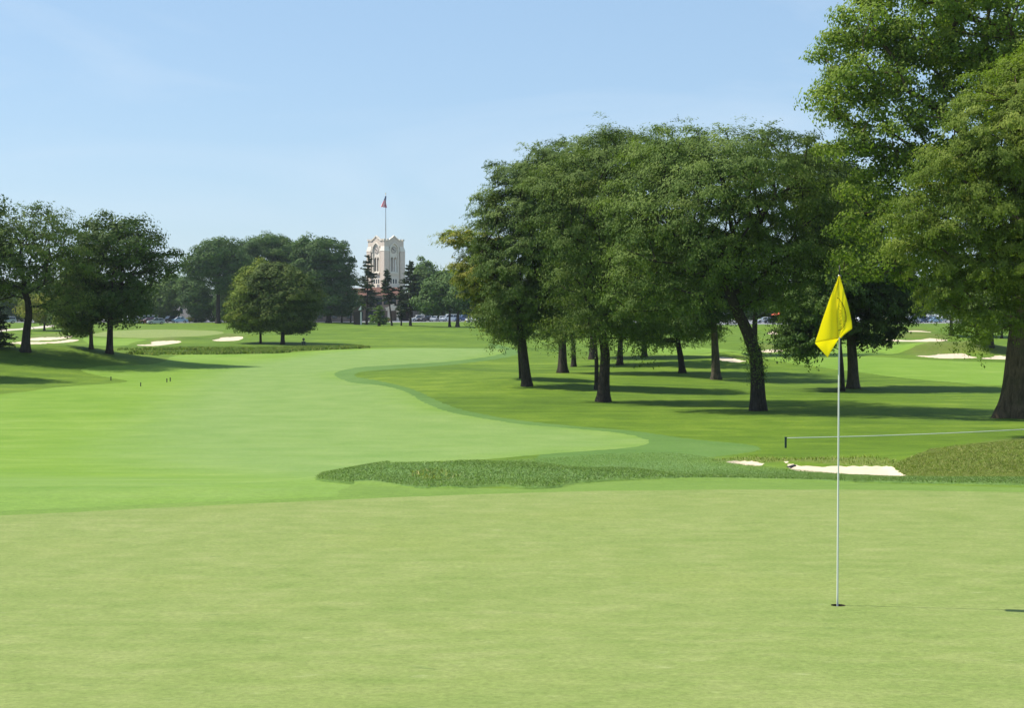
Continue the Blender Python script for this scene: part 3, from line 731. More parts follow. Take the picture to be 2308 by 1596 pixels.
tree('thin dark trunk behind the slim leaning trunk at the left of the grove', (1173, 853), [(1170, 800), (1166, 740), (1158, 690)], 9,
     [(1110, 620, 60, 60), (1060, 615, 42, 36), (1040, 535, 40, 24), (1120, 695, 48, 42), (1095, 560, 45, 40), (1150, 748, 28, 16), (1100, 660, 42, 32), (1075, 575, 30, 28)], nc=208, nl=260, seed=31, **lk(mat='yellow', ls=.20, rc=.8, tip=.02))
tree('dark dense tree with a flared trunk just right of the yellow flag', (1923, 876), [(1922, 820), (1918, 760), (1912, 690)], 32,
     [(1900, 590, 115, 105), (1975, 660, 85, 65), (1850, 700, 70, 65), (1890, 470, 105, 90), (1960, 740, 60, 35), (1800, 755, 40, 28), (2010, 690, 50, 50), (1850, 400, 90, 70)],
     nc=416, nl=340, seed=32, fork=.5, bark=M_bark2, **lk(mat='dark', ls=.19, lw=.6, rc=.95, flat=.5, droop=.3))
tree('thin dark trunk tucked behind the flagstick, left of the flared trunk', (1899, 882), [(1897, 830), (1892, 770), (1885, 700)], 13,
     [(1830, 690, 60, 60), (1820, 760, 55, 35), (1860, 620, 60, 60)], nc=144, nl=280, seed=33, **lk(mat='mid', ls=.18, lw=.6, rc=.85))
tree('broad tree at the back of the grove whose dark crown closes the middle', (1700, 800), [(1700, 760), (1702, 700)], 20,
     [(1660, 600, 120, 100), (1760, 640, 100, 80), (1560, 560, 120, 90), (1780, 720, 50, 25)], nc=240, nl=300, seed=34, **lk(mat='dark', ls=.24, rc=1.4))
tree('tree at the back of the grove left of its centre, crown over the short trunks', (1452, 805), [(1452, 765), (1450, 700)], 16,
     [(1440, 620, 100, 90), (1350, 600, 90, 90), (1500, 700, 70, 40)], nc=208, nl=280, seed=35, **lk(mat='locust', ls=.24, rc=1.4))
# --- middle distance right
MR = 'small trees on the neighbouring hole at right'
tree('small tree with a thick dark trunk above the double bunker on the right', (2143, 757), [(2143, 730), (2144, 700)], 11, [(2150, 670, 55, 50), (2180, 640, 60, 50)], nc=120, nl=110, ls=.4, mat='mid', rc=1.6, seed=41, group=MR)
tree('small tree with a dark trunk beside the biggest trunk at the right edge', (2234, 782), [(2234, 750), (2233, 720)], 13, [(2225, 690, 60, 48), (2270, 660, 60, 50), (2190, 700, 35, 30)], nc=160, nl=120, ls=.32, mat='locust', rc=1.2, seed=42, group=MR)
tree('little tree between the two small dark trunks on the right', (2200, 757), [(2200, 735), (2200, 715)], 8, [(2200, 690, 40, 35)], nc=70, nl=100, ls=.4, mat='mid', rc=1.4, seed=43, group=MR)
tree('low yellow green tree just left of the biggest trunk at the right edge', (2257, 763), [(2257, 745), (2257, 730)], 7, [(2257, 715, 30, 28)], nc=60, nl=100, ls=.36, mat='maple', rc=1.2, seed=44, group=MR)
# --- left
LG = 'trees on the mound at the left'
tree('open crowned tree with visible limbs on the left mound', (57, 793), [(60, 750), (66, 710), (64, 680), (54, 655)], 25,
     [(60, 560, 110, 70), (110, 530, 70, 50), (0, 520, 75, 55), (130, 610, 75, 60), (20, 620, 90, 50), (100, 490, 45, 25), (150, 680, 60, 40), (-30, 660, 60, 50), (170, 590, 50, 50), (75, 480, 35, 20)],
     nc=280, nl=110, ls=.24, lw=.42, mat='locust', rc=1.3, flat=.4, droop=.3, spray=7, gap=.6, rag=.2, seed=51, fork=.55, tip=.028, r1=.6, group=LG)
tree('dense dark green tree with a low side limb, right one on the left mound', (246, 797), [(247, 765), (248, 735), (250, 690)], 20,
     [(265, 560, 90, 62), (240, 620, 85, 70), (320, 600, 65, 55), (205, 650, 60, 60), (280, 680, 80, 45), (235, 510, 60, 30), (360, 585, 38, 32), (190, 700, 40, 40), (300, 515, 50, 30), (378, 600, 25, 20), (215, 560, 50, 40), (340, 545, 30, 25)],
     nc=300, nl=150, ls=.25, lw=.6, mat='dark', rc=1.25, flat=.5, droop=.25, rag=.34, gap=.8, seed=52, fork=.3, tip=.022, group=LG)
tree('slim grey trunk standing behind the dense tree on the left mound', (206, 787), [(205, 750), (204, 700)], 12,
     [(180, 640, 50, 60), (165, 700, 40, 45), (205, 690, 40, 40), (175, 735, 25, 20)], nc=150, nl=110, ls=.32, mat='locust', rc=1.1, seed=53, bark=M_bark2, group=LG)
tree('crown edge of a nearer tree beyond the left edge, shading the front of the mound', (-190, 850), [(-188, 790), (-185, 720)], 28,
     [(-170, 620, 95, 80), (-120, 560, 70, 50), (-220, 540, 90, 70), (-110, 680, 60, 40)], nc=200, nl=130, ls=.26, mat='locust', rc=1.3, spray=7, seed=57, group=LG)
tree('branch ends of a tree standing beyond the left edge, high on the left', (-95, 800), [(-93, 740), (-90, 680)], 24,
     [(-60, 560, 70, 90), (-20, 470, 35, 30), (-90, 640, 90, 70)], nc=130, nl=110, ls=.30, mat='locust', rc=1.1, seed=54, group=LG)
conifer('low dark spruce with boughs to the ground, cut off by the left edge', (-6, 786), (-8, 690), 75, 16, seed=55, bare=.04, tw=6, ls=.4)
for i, (bx, by, lobes, lab, mt) in enumerate([
    (100, 745, [(105, 700, 45, 35), (80, 690, 35, 30)], 'brownish green little tree behind the left mound, above the sand bunker', 'yellow'),
    (150, 747, [(150, 705, 40, 35)], 'small green tree seen between the two trunks on the left mound', 'mid')]):
    tree(lab, (bx, by), [(bx, by - 18), (bx, by - 30)], 6, lobes, nc=90, nl=100, ls=.4, mat=mt, rc=1.5, seed=60 + i, group='small trees behind the left mound')
# --- round maples
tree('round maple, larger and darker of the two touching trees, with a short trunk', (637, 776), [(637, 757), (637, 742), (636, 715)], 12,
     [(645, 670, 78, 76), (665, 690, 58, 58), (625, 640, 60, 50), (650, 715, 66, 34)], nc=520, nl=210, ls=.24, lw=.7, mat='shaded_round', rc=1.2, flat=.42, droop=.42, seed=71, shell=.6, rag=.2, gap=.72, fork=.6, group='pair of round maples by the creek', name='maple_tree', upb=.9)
tree('round maple with a paler yellow green crown, left one of the touching pair', (587, 774), [(587, 757), (586, 742), (584, 715)], 7,
     [(570, 668, 55, 72), (585, 640, 50, 52), (560, 705, 50, 42), (575, 725, 48, 20)], nc=420, nl=210, ls=.24, lw=.7, mat='round', rc=1.2, flat=.42, droop=.42, seed=72, shell=.6, rag=.2, gap=.72, fork=.6, group='pair of round maples by the creek', name='maple_tree', upb=.9)
# --- oaks behind
OG = 'dark oaks in front of the clubhouse'
def oak(lab, base, path, tw, lobes, seed, nc=260, nl=200, **k):
    kw = dict(ls=.42, lw=.8, mat='oak', rc=2.0, flat=.5, droop=.25, gap=.7, rag=.2, shell=.5, tip=.04, fork=.35, group=OG, name='oak_tree'); kw.update(k)
    return tree(lab, base, path, tw, lobes, nc=nc, nl=nl, seed=seed, **kw)
oak('tall open oak with a thick straight trunk, leftmost of the dark oaks', (491, 729), [(491, 690), (492, 640), (494, 600)], 13, [(480, 580, 58, 42), (445, 600, 32, 40), (510, 600, 50, 60), (490, 560, 45, 30)], 81, nl=120)
oak('broad dark oak with the highest crown, behind the round maples', (600, 727), [(600, 690), (600, 640)], 15, [(600, 580, 82, 55), (615, 556, 70, 34), (560, 620, 60, 60), (548, 575, 42, 35), (655, 590, 50, 55)], 82)
oak('dark oak with a rounded crown falling away towards the clock tower', (741, 728), [(741, 690), (740, 650)], 14, [(715, 600, 60, 62), (760, 620, 45, 55), (730, 568, 52, 34), (692, 565, 35, 40), (780, 650, 32, 45), (745, 675, 60, 38)], 83)
oak('dark oak filling the gap behind the two round maples', (680, 727), [(680, 690), (680, 650)], 12, [(670, 600, 45, 55), (680, 660, 60, 45)], 84, nc=160)
oak('lower dark tree between the open oak and the round maples', (540, 727), [(540, 700), (541, 670)], 8, [(535, 665, 45, 45), (560, 640, 40, 40)], 85, nc=130)
oak('dark shadowed tree under the left side of the open oak', (440, 727), [(440, 705), (440, 690)], 7, [(440, 665, 38, 40), (455, 690, 38, 28), (425, 640, 25, 22)], 86, nc=150)
oak('short dark tree right of the thick oak trunk', (512, 727), [(512, 710), (512, 695)], 6, [(512, 685, 28, 32)], 87, nc=70)
# --- left background
BG = 'trees behind the far green'
for i, (bx, lobes, lab, mt) in enumerate([
    (375, [(375, 665, 38, 38), (390, 640, 30, 22)], 'green tree hiding the end of the pink wing, left of the dark oaks', 'mid'),
    (340, [(340, 680, 28, 30), (350, 655, 26, 20)], 'small tree behind the silver wagon', 'mid'),
    (300, [(300, 670, 36, 38)], 'tree behind the white hatchback left of the silver wagon', 'oak'),
    (262, [(260, 672, 34, 36)], 'tree in the far row seen under the dense mound tree', 'mid'),
    (215, [(215, 668, 38, 40)], 'tree in the far row seen behind the slim grey trunk', 'oak'),
    (165, [(165, 672, 36, 40)], 'tree in the far row between the two mound trees', 'mid'),
    (112, [(112, 668, 40, 44)], 'tree in the far row behind the brownish little tree', 'oak'),
    (60, [(62, 672, 36, 38)], 'tree in the far row behind the open crowned tree trunk', 'mid'),
    (15, [(12, 672, 38, 42)], 'tree in the far row at the left edge of the picture', 'oak')]):
    tree(lab, (bx, 724.5), [(bx, 712), (bx, 700)], 6, lobes + [(bx, 700, 30, 20)], nc=110, nl=90, ls=.6, lw=.8, mat=mt, rc=2.0, flat=.6, seed=90 + i, tip=.04, group=BG, d=415)
# --- conifers by the clubhouse
CG = 'pines in front of the clock tower'
conifer('tall ragged pine left of the clock tower, tip beside the left clock face', (826, 732), (830, 574), 58, 26, seed=101, bare=.22, dens=.75, tw=6.5, group=CG, ls=.6)
conifer('thin leaning pine in front of the tower corner, tuft at its tip', (883, 734), (871, 608), 36, 20, seed=102, bare=.4, dens=.75, tw=5, group=CG, lean=-1, ls=.6)
conifer('dense tall pine standing right of the clock tower', (925, 735), (924, 588), 62, 27, seed=103, bare=.25, dens=.95, tw=7, group=CG, ls=.6)
conifer('slight pine between the leaning pine and the dense pine', (904, 734), (903, 645), 34, 16, seed=104, bare=.25, dens=.8, tw=4, group=CG, ls=.55)
conifer('low bushy evergreen on the lawn below the red tiled roof', (854, 735), (854, 690), 44, 11, seed=105, bare=.2, dens=1, tw=7, group=CG, ls=.6, mat='mid')
tree('small bright green layered tree above the dark shelter', (790, 727), [(790, 705), (790, 690)], 4, [(790, 675, 30, 14), (775, 690, 25, 10), (800, 690, 22, 10)], nc=90, nl=80, ls=.5, mat='maple', rc=1.2, seed=106, flat=.3, shell=.2, group='small trees by the shelter')
tree('dark small tree behind the shelter, under the last dark oak', (770, 727), [(770, 710), (770, 698)], 5, [(768, 690, 26, 26)], nc=70, nl=80, ls=.55, mat='oak', rc=1.7, seed=107, group='small trees by the shelter')
# --- trees right of the tower
RG = 'trees right of the clock tower'
def rt(lab, bx, by, lobes, seed, mt='oak', tw=8, nc=150, nl=95, d=None, **k):
    return tree(lab, (bx, by), [(bx, by - 18), (bx + 1, by - 34)], tw, lobes, nc=nc, nl=nl, ls=.55, lw=.8, mat=mt, rc=1.8, flat=.6, seed=seed, tip=.04, group=RG, d=d, **k)
rt('tree with a slightly leaning dark trunk in front of the white van', 1013, 737, [(990, 660, 42, 36), (1005, 634, 30, 25), (968, 684, 38, 18)], 111)
rt('tree with the thicker trunk right beside the leaning one, in front of the cars', 1031, 738, [(1045, 664, 40, 36), (1035, 636, 30, 22), (1060, 686, 32, 20)], 112, tw=11)
rt('taller pale green tree right of the dense pine, above the parked cars', 958, 722, [(958, 618, 30, 42), (945, 655, 28, 40), (975, 660, 30, 45), (960, 695, 35, 25)], 113, 'mid', d=470)
rt('dark tree closing the gap right of the dense pine', 950, 722, [(955, 690, 30, 26), (985, 692, 35, 24), (1020, 694, 35, 22)], 114, 'oak', d=455, nc=150)
rt('tree behind the lamp post, left half of the far row', 1085, 721, [(1085, 662, 45, 45), (1070, 700, 45, 18), (1110, 698, 35, 20)], 115, 'oak', d=480)
rt('tree in the far row right of the lamp post', 1130, 721, [(1130, 665, 45, 45)], 116, 'mid', d=480)
for i, (bx, pyc, rz_, lab) in enumerate([
    (1200, 672, 40, 'far row tree seen between the slim and the flared trunks'), (1280, 676, 38, 'far row tree behind the shoots covered trunk'),
    (1400, 676, 38, 'far row tree behind the short straight trunk'), (1500, 676, 38, 'far row tree behind the tilted trunk of the grove'),
    (1590, 676, 38, 'far row tree left of the leaning ivy trunk'), (1680, 680, 36, 'far row tree right of the leaning ivy trunk'),
    (1735, 684, 34, 'far row tree above the red parasol'), (1790, 680, 36, 'far row tree behind the tall pole by the lot'),
    (1870, 676, 38, 'far row tree hidden behind the yellow flag'), (1960, 676, 36, 'far row tree behind the dark dense tree'),
    (2020, 655, 55, 'tall far row tree right of the dark dense tree'), (2075, 668, 40, 'far row tree above the right hand parked cars'),
    (2125, 660, 50, 'far row tree left of the small thick trunk'), (2190, 672, 40, 'far row tree behind the small trees at right'),
    (2270, 668, 44, 'far row tree behind the huge trunk at the right edge'), (2350, 665, 44, 'far row tree just beyond the right edge')]):
    tree(lab, (bx, 721), [(bx, 705), (bx, 690)], 7, [(bx, pyc, 46, rz_), (bx + 15, pyc + 15, 36, rz_ * .6)], nc=130, nl=120, ls=.55, lw=.8, mat=['oak', 'mid'][i % 2], rc=2.3, flat=.6, seed=120 + i, tip=.05, group='far row of trees behind the grove', d=500)
# --- shrubs at the lot
for i, (px, w, h, lab, mt) in enumerate([(427, 16, 12, 'low yellowish shrub right of the blue car', 'yellow'), (478, 13, 11, 'rounded pale green shrub left of the thick oak trunk', 'mid'),
        (455, 16, 9, 'dark low shrub between the yellowish and the pale green ones', 'oak'), (868, 14, 10, 'small shrub under the leaning pine', 'mid'), (842, 10, 10, 'small shrub left of the low evergreen', 'mid')]):
    tree(lab, (px, 727), [(px, 725), (px, 723)], 2, [(px, 727 - h * .5, w / 2, h / 2)], nc=30, nl=60, ls=.3, mat=mt, rc=.6, seed=150 + i, d=402, group='shrubs along the parking lot', name='shrub', cat='shrub')

# ------------------------------------------------------------------ grass blades and reeds
def in_poly(X, Y, poly):
    ins = np.zeros(len(X), bool)
    for i in range(len(poly)):
        a = poly[i - 1]; b = poly[i]
        if a[1] == b[1]: continue
        ins ^= ((a[1] > Y) != (b[1] > Y)) & (X < (b[0] - a[0]) * (Y - a[1]) / (b[1] - a[1]) + a[0])
    return ins
def blades(name, polys, dens, h, w, mat, seed, avoid=None, clump=.0, lift=.03, cap=260000, ylim=None, lean=.5):
    r = np.random.default_rng(seed); XS, YS = [], []
    for poly in polys:
        x0, y0 = poly.min(0); x1, y1 = poly.max(0)
        if ylim: y0 = max(y0, ylim[0]); y1 = min(y1, ylim[1])
        x0 = max(x0, -60); x1 = min(x1, 60 if ylim else x1)
        n = int(min((x1 - x0) * (y1 - y0) * dens, cap * 4)); X = r.uniform(x0, x1, n); Y = r.uniform(y0, y1, n)
        k = in_poly(X, Y, poly) & (np.abs(X) < Y * .36 + 2); XS.append(X[k]); YS.append(Y[k])
    X = np.concatenate(XS); Y = np.concatenate(YS)
    if avoid is not None:
        k = signed(X, Y, avoid, 1, 1) > .0; X = X[k]; Y = Y[k]
    if ylim:
        k = r.random(len(X)) < np.clip(1 - (Y - ylim[0] - 10) / 18, .18, 1); X = X[k]; Y = Y[k]
    if len(X) > cap: X = X[:cap]; Y = Y[:cap]
    if clump: 
        nz = np.sin(X * 3.1 + 2 * np.sin(Y * 1.3)) * np.sin(Y * 2.2 + 1.7 * np.sin(X * 1.9)); k = r.random(len(X)) < .55 + clump * nz; X = X[k]; Y = Y[k]
    hs = 1.0
    if h > .3: hs = .55 + .6 * (.5 + .5 * np.sin(X * .55 + 2 * np.sin(Y * .4)) * np.sin(X * .21 + 1.0)) + .25 * np.sin(X * 2.3) * np.sin(Y * 1.1)
    n = len(X); Z = terrain(X, Y) + lift; B = np.stack([X, Y, Z], 1)
    H = h * r.uniform(.5, 1.3, n) * hs; an = r.uniform(0, 2 * PI, n); side = np.stack([np.cos(an), np.sin(an), np.zeros(n)], 1) * w
    tip = B + np.stack([r.normal(0, lean, n) * H, r.normal(0, lean, n) * H, H], 1)
    mid = (B + tip) / 2 + np.stack([np.zeros(n), np.zeros(n), H * .12], 1)
    V = np.stack([B - side, B + side, mid + side * .7, tip, mid - side * .7], 1).reshape(-1, 3)
    F = np.arange(5 * n).reshape(-1, 5)
    me = np_mesh(name, V, F, True, {'tint': np.repeat(np.clip(r.normal(.5, .25, n), 0, 1), 5)})
    me.normals_split_custom_set_from_vertices(nrm(np.repeat(r.normal(0, .28, (n, 3)) + np.array([0, -.15, 1]), 5, axis=0)).tolist())
    o = link_mesh(name, me, mat)
    return tag(o, kind='stuff')
LM['turf'] = leaf_mat('turf_blade_mat', (.095, .170, .045), (.165, .262, .075), (.32, .40, .19), .35, .8)
LM['fescue'] = leaf_mat('fescue_blade_mat', (.12, .185, .036), (.20, .26, .060), (.42, .38, .18), .35, .8)
LM['reed'] = leaf_mat('reed_mat', (.075, .14, .026), (.12, .195, .04), (.24, .26, .07), .3, .8)
keep_out = sandP[:2]
tag(blades('rough_grass', [LUSH], 4600, .027, .0040, LM['turf'], 1, avoid=keep_out + [fringeP, GREENP], ylim=(18, 60), lift=.03, lean=.9), 'thick bluish green rough grass along the back of the putting green', 'grass')
tag(blades('fescue_grass', [region([(2012, 1052), (2045, 1034), (2110, 1012), (2200, 998), (2307, 983), (2700, 968), (2700, 1082), (2307, 1082), (2050, 1077)], 3), DRY[0]], 1500, .045, .006, LM['fescue'], 2, avoid=keep_out, ylim=(30, 60), lift=.0, clump=.2, lean=.9), 'long brownish fescue on the bank right of the near bunker', 'grass')
tag(blades('bunker_edge_grass', [DRY[1], DRY[2]], 700, .08, .009, LM['fescue'], 3, avoid=keep_out, ylim=(20, 60), lift=.0, clump=.3), 'ragged grass on the lip of the near bunker', 'grass')
creek_bank = region([(240, 790), (330, 787), (420, 786), (560, 786), (700, 783), (800, 781), (830, 785), (700, 790), (600, 796), (560, 792), (420, 789.8), (300, 789.5)])
creek_front = region([(300, 796), (420, 795), (560, 793), (640, 791), (640, 796), (480, 799), (300, 799)])
tag(blades('reeds', [creek_bank, creek_front], 70, .30, .05, LM['reed'], 4, avoid=[creekP], lift=0, clump=.5, lean=.8), 'brownish green reeds and weeds lining the creek', 'reeds')

# ------------------------------------------------------------------ flagstick, flag, cup
M_white = simple_mat('white_paint_mat', (.66, .67, .63), .35, .5, var=.03)
M_black = simple_mat('black_mat', (.02, .022, .025), .5, .3)
M_soil = simple_mat('soil_mat', (.05, .042, .03), .95, .1, var=.3, vs=30)
hx, hy, hz = HOLE
t = empty('cup', (hx, hy, hz), 'dark round hole in the green with the flagstick standing in it', 'golf hole')
mb = MB(); n = 32
for k, zz in enumerate([0.0, -.03]):
    for a in _an: mb.v.append((.054 * math.cos(a), .054 * math.sin(a), zz))
mb.f += [(i, (i + 1) % n, n + (i + 1) % n, n + i) for i in range(n)]
mb.build('soil_rim', M_soil, t, True)
mb = MB()
for k, (rr_, zz) in enumerate([(.054, -.0301), (.052, -.0305), (.052, -.16), (.0, -.16)]):
    for a in _an: mb.v.append((rr_ * math.cos(a), rr_ * math.sin(a), zz))
for k in range(3): mb.f += [(k * n + i, k * n + (i + 1) % n, (k + 1) * n + (i + 1) % n, (k + 1) * n + i) for i in range(n)]
mb.build('cup_liner', simple_mat('liner_mat', (.25, .25, .24), .6), t, True)
for dx_px, dy_px, lab in [(2312, 1391, 'dark sliver of the next hole cut at the right edge of the green')]:
    pass

ps = hy / FX
ptop = P3(1890.5, 598, hy); H = ptop[2] - hz
fs = empty('flagstick', (hx, hy, hz - .15), 'white flagstick with a yellow flag standing in the hole', 'flagstick')
def onpole(z): return (gx(1889.6 + (z / H) * 1.2, hy) - hx, 0, z + .15)
MB().tube([onpole(z) for z in np.linspace(-.15, H * .965, 12)], [.0072 - .0014 * k / 11 for k in range(12)], 12).build('pole', M_white, fs, True)
MB().tube([onpole(H * .965), onpole(H)], .0042, 8).build('pole_tip', M_black, fs, True)
MB().tube([onpole(H * .962), onpole(H * .972)], .013, 12).build('ferrule', simple_mat('ferrule_mat', (.12, .12, .11), .3, .6, .6), fs, True)

def flag_mat():
    m, nt, out = new_mat('yellow_flag_mat')
    tc = N(nt, 'ShaderNodeTexCoord'); w = noise(nt, tc.outputs['Object'], 420, 2)
    c = ramp(nt, w, [(.3, (.96, .86, .03)), (.7, (.99, .92, .05))])
    b = N(nt, 'ShaderNodeBsdfPrincipled'); b.inputs['Roughness'].default_value = .7; L(nt, c, b.inputs['Base Color'])
    tr = N(nt, 'ShaderNodeBsdfTranslucent'); L(nt, c, tr.inputs[0]); mx = N(nt, 'ShaderNodeMixShader'); mx.inputs[0].default_value = .58
    L(nt, b.outputs[0], mx.inputs[1]); L(nt, tr.outputs[0], mx.inputs[2]); L(nt, mx.outputs[0], out.inputs[0]); return m
M_flag = flag_mat()
rowsF = [  # y, left x, crease x, right x (photo px)
    (621, 1889.5, 1890.3, 1891.8), (634, 1885.6, 1888.6, 1895.5), (645, 1880.5, 1886.8, 1898.7), (658, 1875, 1885.2, 1902.3), (675, 1868.2, 1884.6, 1907.5), (693, 1861.8, 1884.8, 1912),
    (710, 1855.4, 1885.5, 1916), (726, 1849.6, 1886.3, 1919), (741, 1844.6, 1887.3, 1920.2), (753, 1840.0, 1887.8, 1903.5), (762.5, 1836.8, 1887.7, 1893.5)]
flag_local = lambda px, py, dy: P3(px, py, hy + dy) - np.array([hx, hy, hz - .15])
def flag_point(v, u, left):
    """v 0..1 down the flag, u 0..1 from the crease outward"""
    yy = 621 + v * (762.5 - 621); A = np.array(rowsF)
    lx, cx_, rx = (np.interp(yy, A[:, 0], A[:, i]) for i in (1, 2, 3))
    if left:
        px = cx_ + (lx - cx_) * u; py = yy + u * 9.0 * v ** 2
        dy = -.035 + .055 * math.sin(u * PI * .9) * v - .05 * u * v + .012 * math.sin(v * 9 + u * 5) * u
    else:
        px = cx_ + (rx - cx_) * u; py = yy
        dy = -.035 * (1 - u) ** 2 - .012 + .05 * math.sin(u * PI * .8) * v * .6 + .008 * math.sin(v * 11 + u * 4)
        dy += -.02 * math.exp(-((u - .25) / .12) ** 2) * (1 - v) * 1.0
    return flag_local(px, py, dy)
root_f = None
mbf = MB(); nv, nu = 40, 14
def grid(mb, fn, nv, nu):
    k0 = len(mb.v)
    for i in range(nv + 1):
        for j in range(nu + 1): mb.v.append(tuple(fn(i / nv, j / nu)))
    for i in range(nv):
        for j in range(nu):
            q_ = k0 + i * (nu + 1) + j; mb.f.append((q_, q_ + 1, q_ + nu + 2, q_ + nu + 1))
grid(mbf, lambda v, u: flag_point(v, u, True), nv, nu)
grid(mbf, lambda v, u: flag_point(v, u, False), nv, nu)
# lower flap, turned under along the slanting fold
def flap(v, u):
    top = flag_point(1, u, True) if u <= 1 else None
    # lower outline from the pole (1890,765) to the tip (1864.5,806) to the left corner (1836,772)
    ax = 1887.7 + (1837.5 - 1887.7) * u; ay = 762.5 + 9 * u
    if u < .5: bx = 1889.5 + (1864.5 - 1889.5) * (u / .5); by = 764 + (806 - 764) * (u / .5) ** 1.05
    else: bx = 1864.5 + (1836.2 - 1864.5) * ((u - .5) / .5); by = 806 + (774 - 806) * ((u - .5) / .5)
    px = ax + (bx - ax) * v; py = ay + (by - ay) * v
    base_dy = -.035 + .055 * math.sin(u * PI * .9) - .05 * u + .012 * math.sin(9 + u * 5) * u
    return flag_local(px, py, base_dy + .045 * math.sin(v * PI * .5) + .004)
grid(mbf, flap, 14, 20)
flag = mbf.build('flag', M_flag, fs, True)
flag.data.materials[0] = M_flag
sm = flag.modifiers.new('thickness', 'SOLIDIFY'); sm.thickness = .0012; sm.offset = 0
# hems and the printed round emblem (half of a ring with lettering-like ticks shows)
M_ink = simple_mat('emblem_ink_mat', (.20, .15, .012), .7, .2, var=.1)
mbe = MB()
def ring_pt(a, q): # around centre u=.0,v=.62 on the right panel; q radius factor
    v = .615 + .255 * math.sin(a) * q; u = .02 + .60 * math.cos(a) * q
    return flag_point(v, max(u, .01), False) + np.array([0, -.003, 0])
rr0 = random.Random(3)
segs = 46
for i in range(segs):
    a0 = -PI / 2 + PI * i / segs; a1 = -PI / 2 + PI * (i + 1) / segs
    mbe.add([ring_pt(a0, 1.0), ring_pt(a1, 1.0), ring_pt(a1, 1.045), ring_pt(a0, 1.045)], [(0, 1, 2, 3)])
    if i % 2 == 0 and 4 < i < 42:
        w = .45 if rr0.random() < .5 else .7
        mbe.add([ring_pt(a0, .87), ring_pt(a0 + (a1 - a0) * w, .87), ring_pt(a0 + (a1 - a0) * w, .96), ring_pt(a0, .96)], [(0, 1, 2, 3)])
for i in range(12, 30):  # the heavier dark wreath part
    a0 = -PI / 2 + PI * i / segs; a1 = a0 + PI / segs * .8
    mbe.add([ring_pt(a0, 1.0), ring_pt(a1, 1.0), ring_pt(a1, 1.13), ring_pt(a0, 1.12)], [(0, 1, 2, 3)])
for i in range(15):  # the faint crest inside
    v0 = .46 + .022 * i; u0 = .10 + .10 * rr0.random(); u1 = u0 + .10 + .14 * rr0.random()
    mbe.add([flag_point(v0, u0, False) + [0, -.003, 0], flag_point(v0, u1, False) + [0, -.003, 0], flag_point(v0 + .006, u1, False) + [0, -.003, 0], flag_point(v0 + .006, u0, False) + [0, -.003, 0]], [(0, 1, 2, 3)])
em = mbe.build('emblem', M_ink, flag); em.matrix_parent_inverse.identity()
mbh = MB()
mbh.tube([flag_point(v, .004, True) + np.array([0, -.004, 0]) for v in np.linspace(.12, 1, 24)], .0016, 5)
mbh.tube([flap(0, u) + np.array([0, -.002, 0]) for u in np.linspace(0, 1, 16)], .0016, 5)
hm = mbh.build('hem', simple_mat('hem_mat', (.55, .42, .01), .8), flag)

# ------------------------------------------------------------------ rope, stakes, balls, stone
M_dkgreen = simple_mat('dark_green_paint_mat', (.012, .035, .04), .5, .4)
def stake(base, h, w, label, group, d=None, mat=None, name='stake'):
    b = P(*base)
    mb = MB(); mb.box(-w / 2, w / 2, -w / 2, w / 2, -.1, h * .93); mb.box(-w * .7, w * .7, -w * .7, w * .7, h * .93, h, .1 * w)
    o = mb.build(name, mat or M_dkgreen, None, False, w * .08); o.location = tuple(b)
    return tag(o, label, 'stake', group), b
s1 = P(1770, 1010); sc1 = s1[1] / FX
st1, _ = stake((1770, 1010), 25 * sc1, .055 * s1[1] / 46, 'dark green rope stake on the rough left of the flagstick', 'rope stakes')
b2 = P(2640, 960)
mb = MB(); mb.box(-.03, .03, -.03, .03, -.1, .36); st2 = mb.build('stake', M_dkgreen, None, False, .004); st2.location = tuple(b2); tag(st2, 'dark green rope stake beyond the right edge of the picture', 'stake', 'rope stakes')
pA = s1 + np.array([.02, 0, 22.5 * sc1]); pB = P3(2640, 944, b2[1])
pts = []
for k in range(41):
    u = k / 40; p = pA + (pB - pA) * u; ymid = p[1]
    sag = 4 * u * (1 - u) * .14; pts.append(p - np.array([0, 0, sag]))
o = MB().tube([q - pA for q in pts], .017, 6).build('rope', simple_mat('rope_mat', (.80, .79, .74), .8, var=.2, vs=60), None, True); o.location = tuple(pA)
tag(o, 'thin white rope strung low from the dark stake to the right edge', 'rope')
M_stakew = simple_mat('weathered_stake_mat', (.035, .03, .03), .6)
for (px, py, lab) in [(250, 858, 'dark marker stake at the tip of the left rough, leftmost of the four'), (317, 871, 'dark marker stake standing nearest, alone on the fairway edge'),
                      (376, 862, 'dark marker stake, left one of the close pair'), (383.5, 860, 'dark marker stake, right one of the close pair')]:
    b = P(px, py); s = b[1] / FX
    stake((px, py), 9 * s, 1.9 * s, lab, 'marker stakes on the fairway', mat=M_stakew)
b = P(1783, 1053.5)
mb = MB().ball((0, 0, .02), .085, 12, 8, (1.5, .8, .5)); rs = random.Random(5)
mb.xf(lambda v: (v[0] * (1 + .15 * math.sin(v[2] * 30)), v[1] + .02 * math.sin(v[0] * 25), v[2] + .02 * math.sin(v[0] * 18)))
o = mb.build('stone', simple_mat('dark_stone_mat', (.03, .032, .035), .8, var=.3, vs=20, bump=.5)); o.location = tuple(b); tag(o, 'dark stone at the left tip of the near bunker', 'stone')

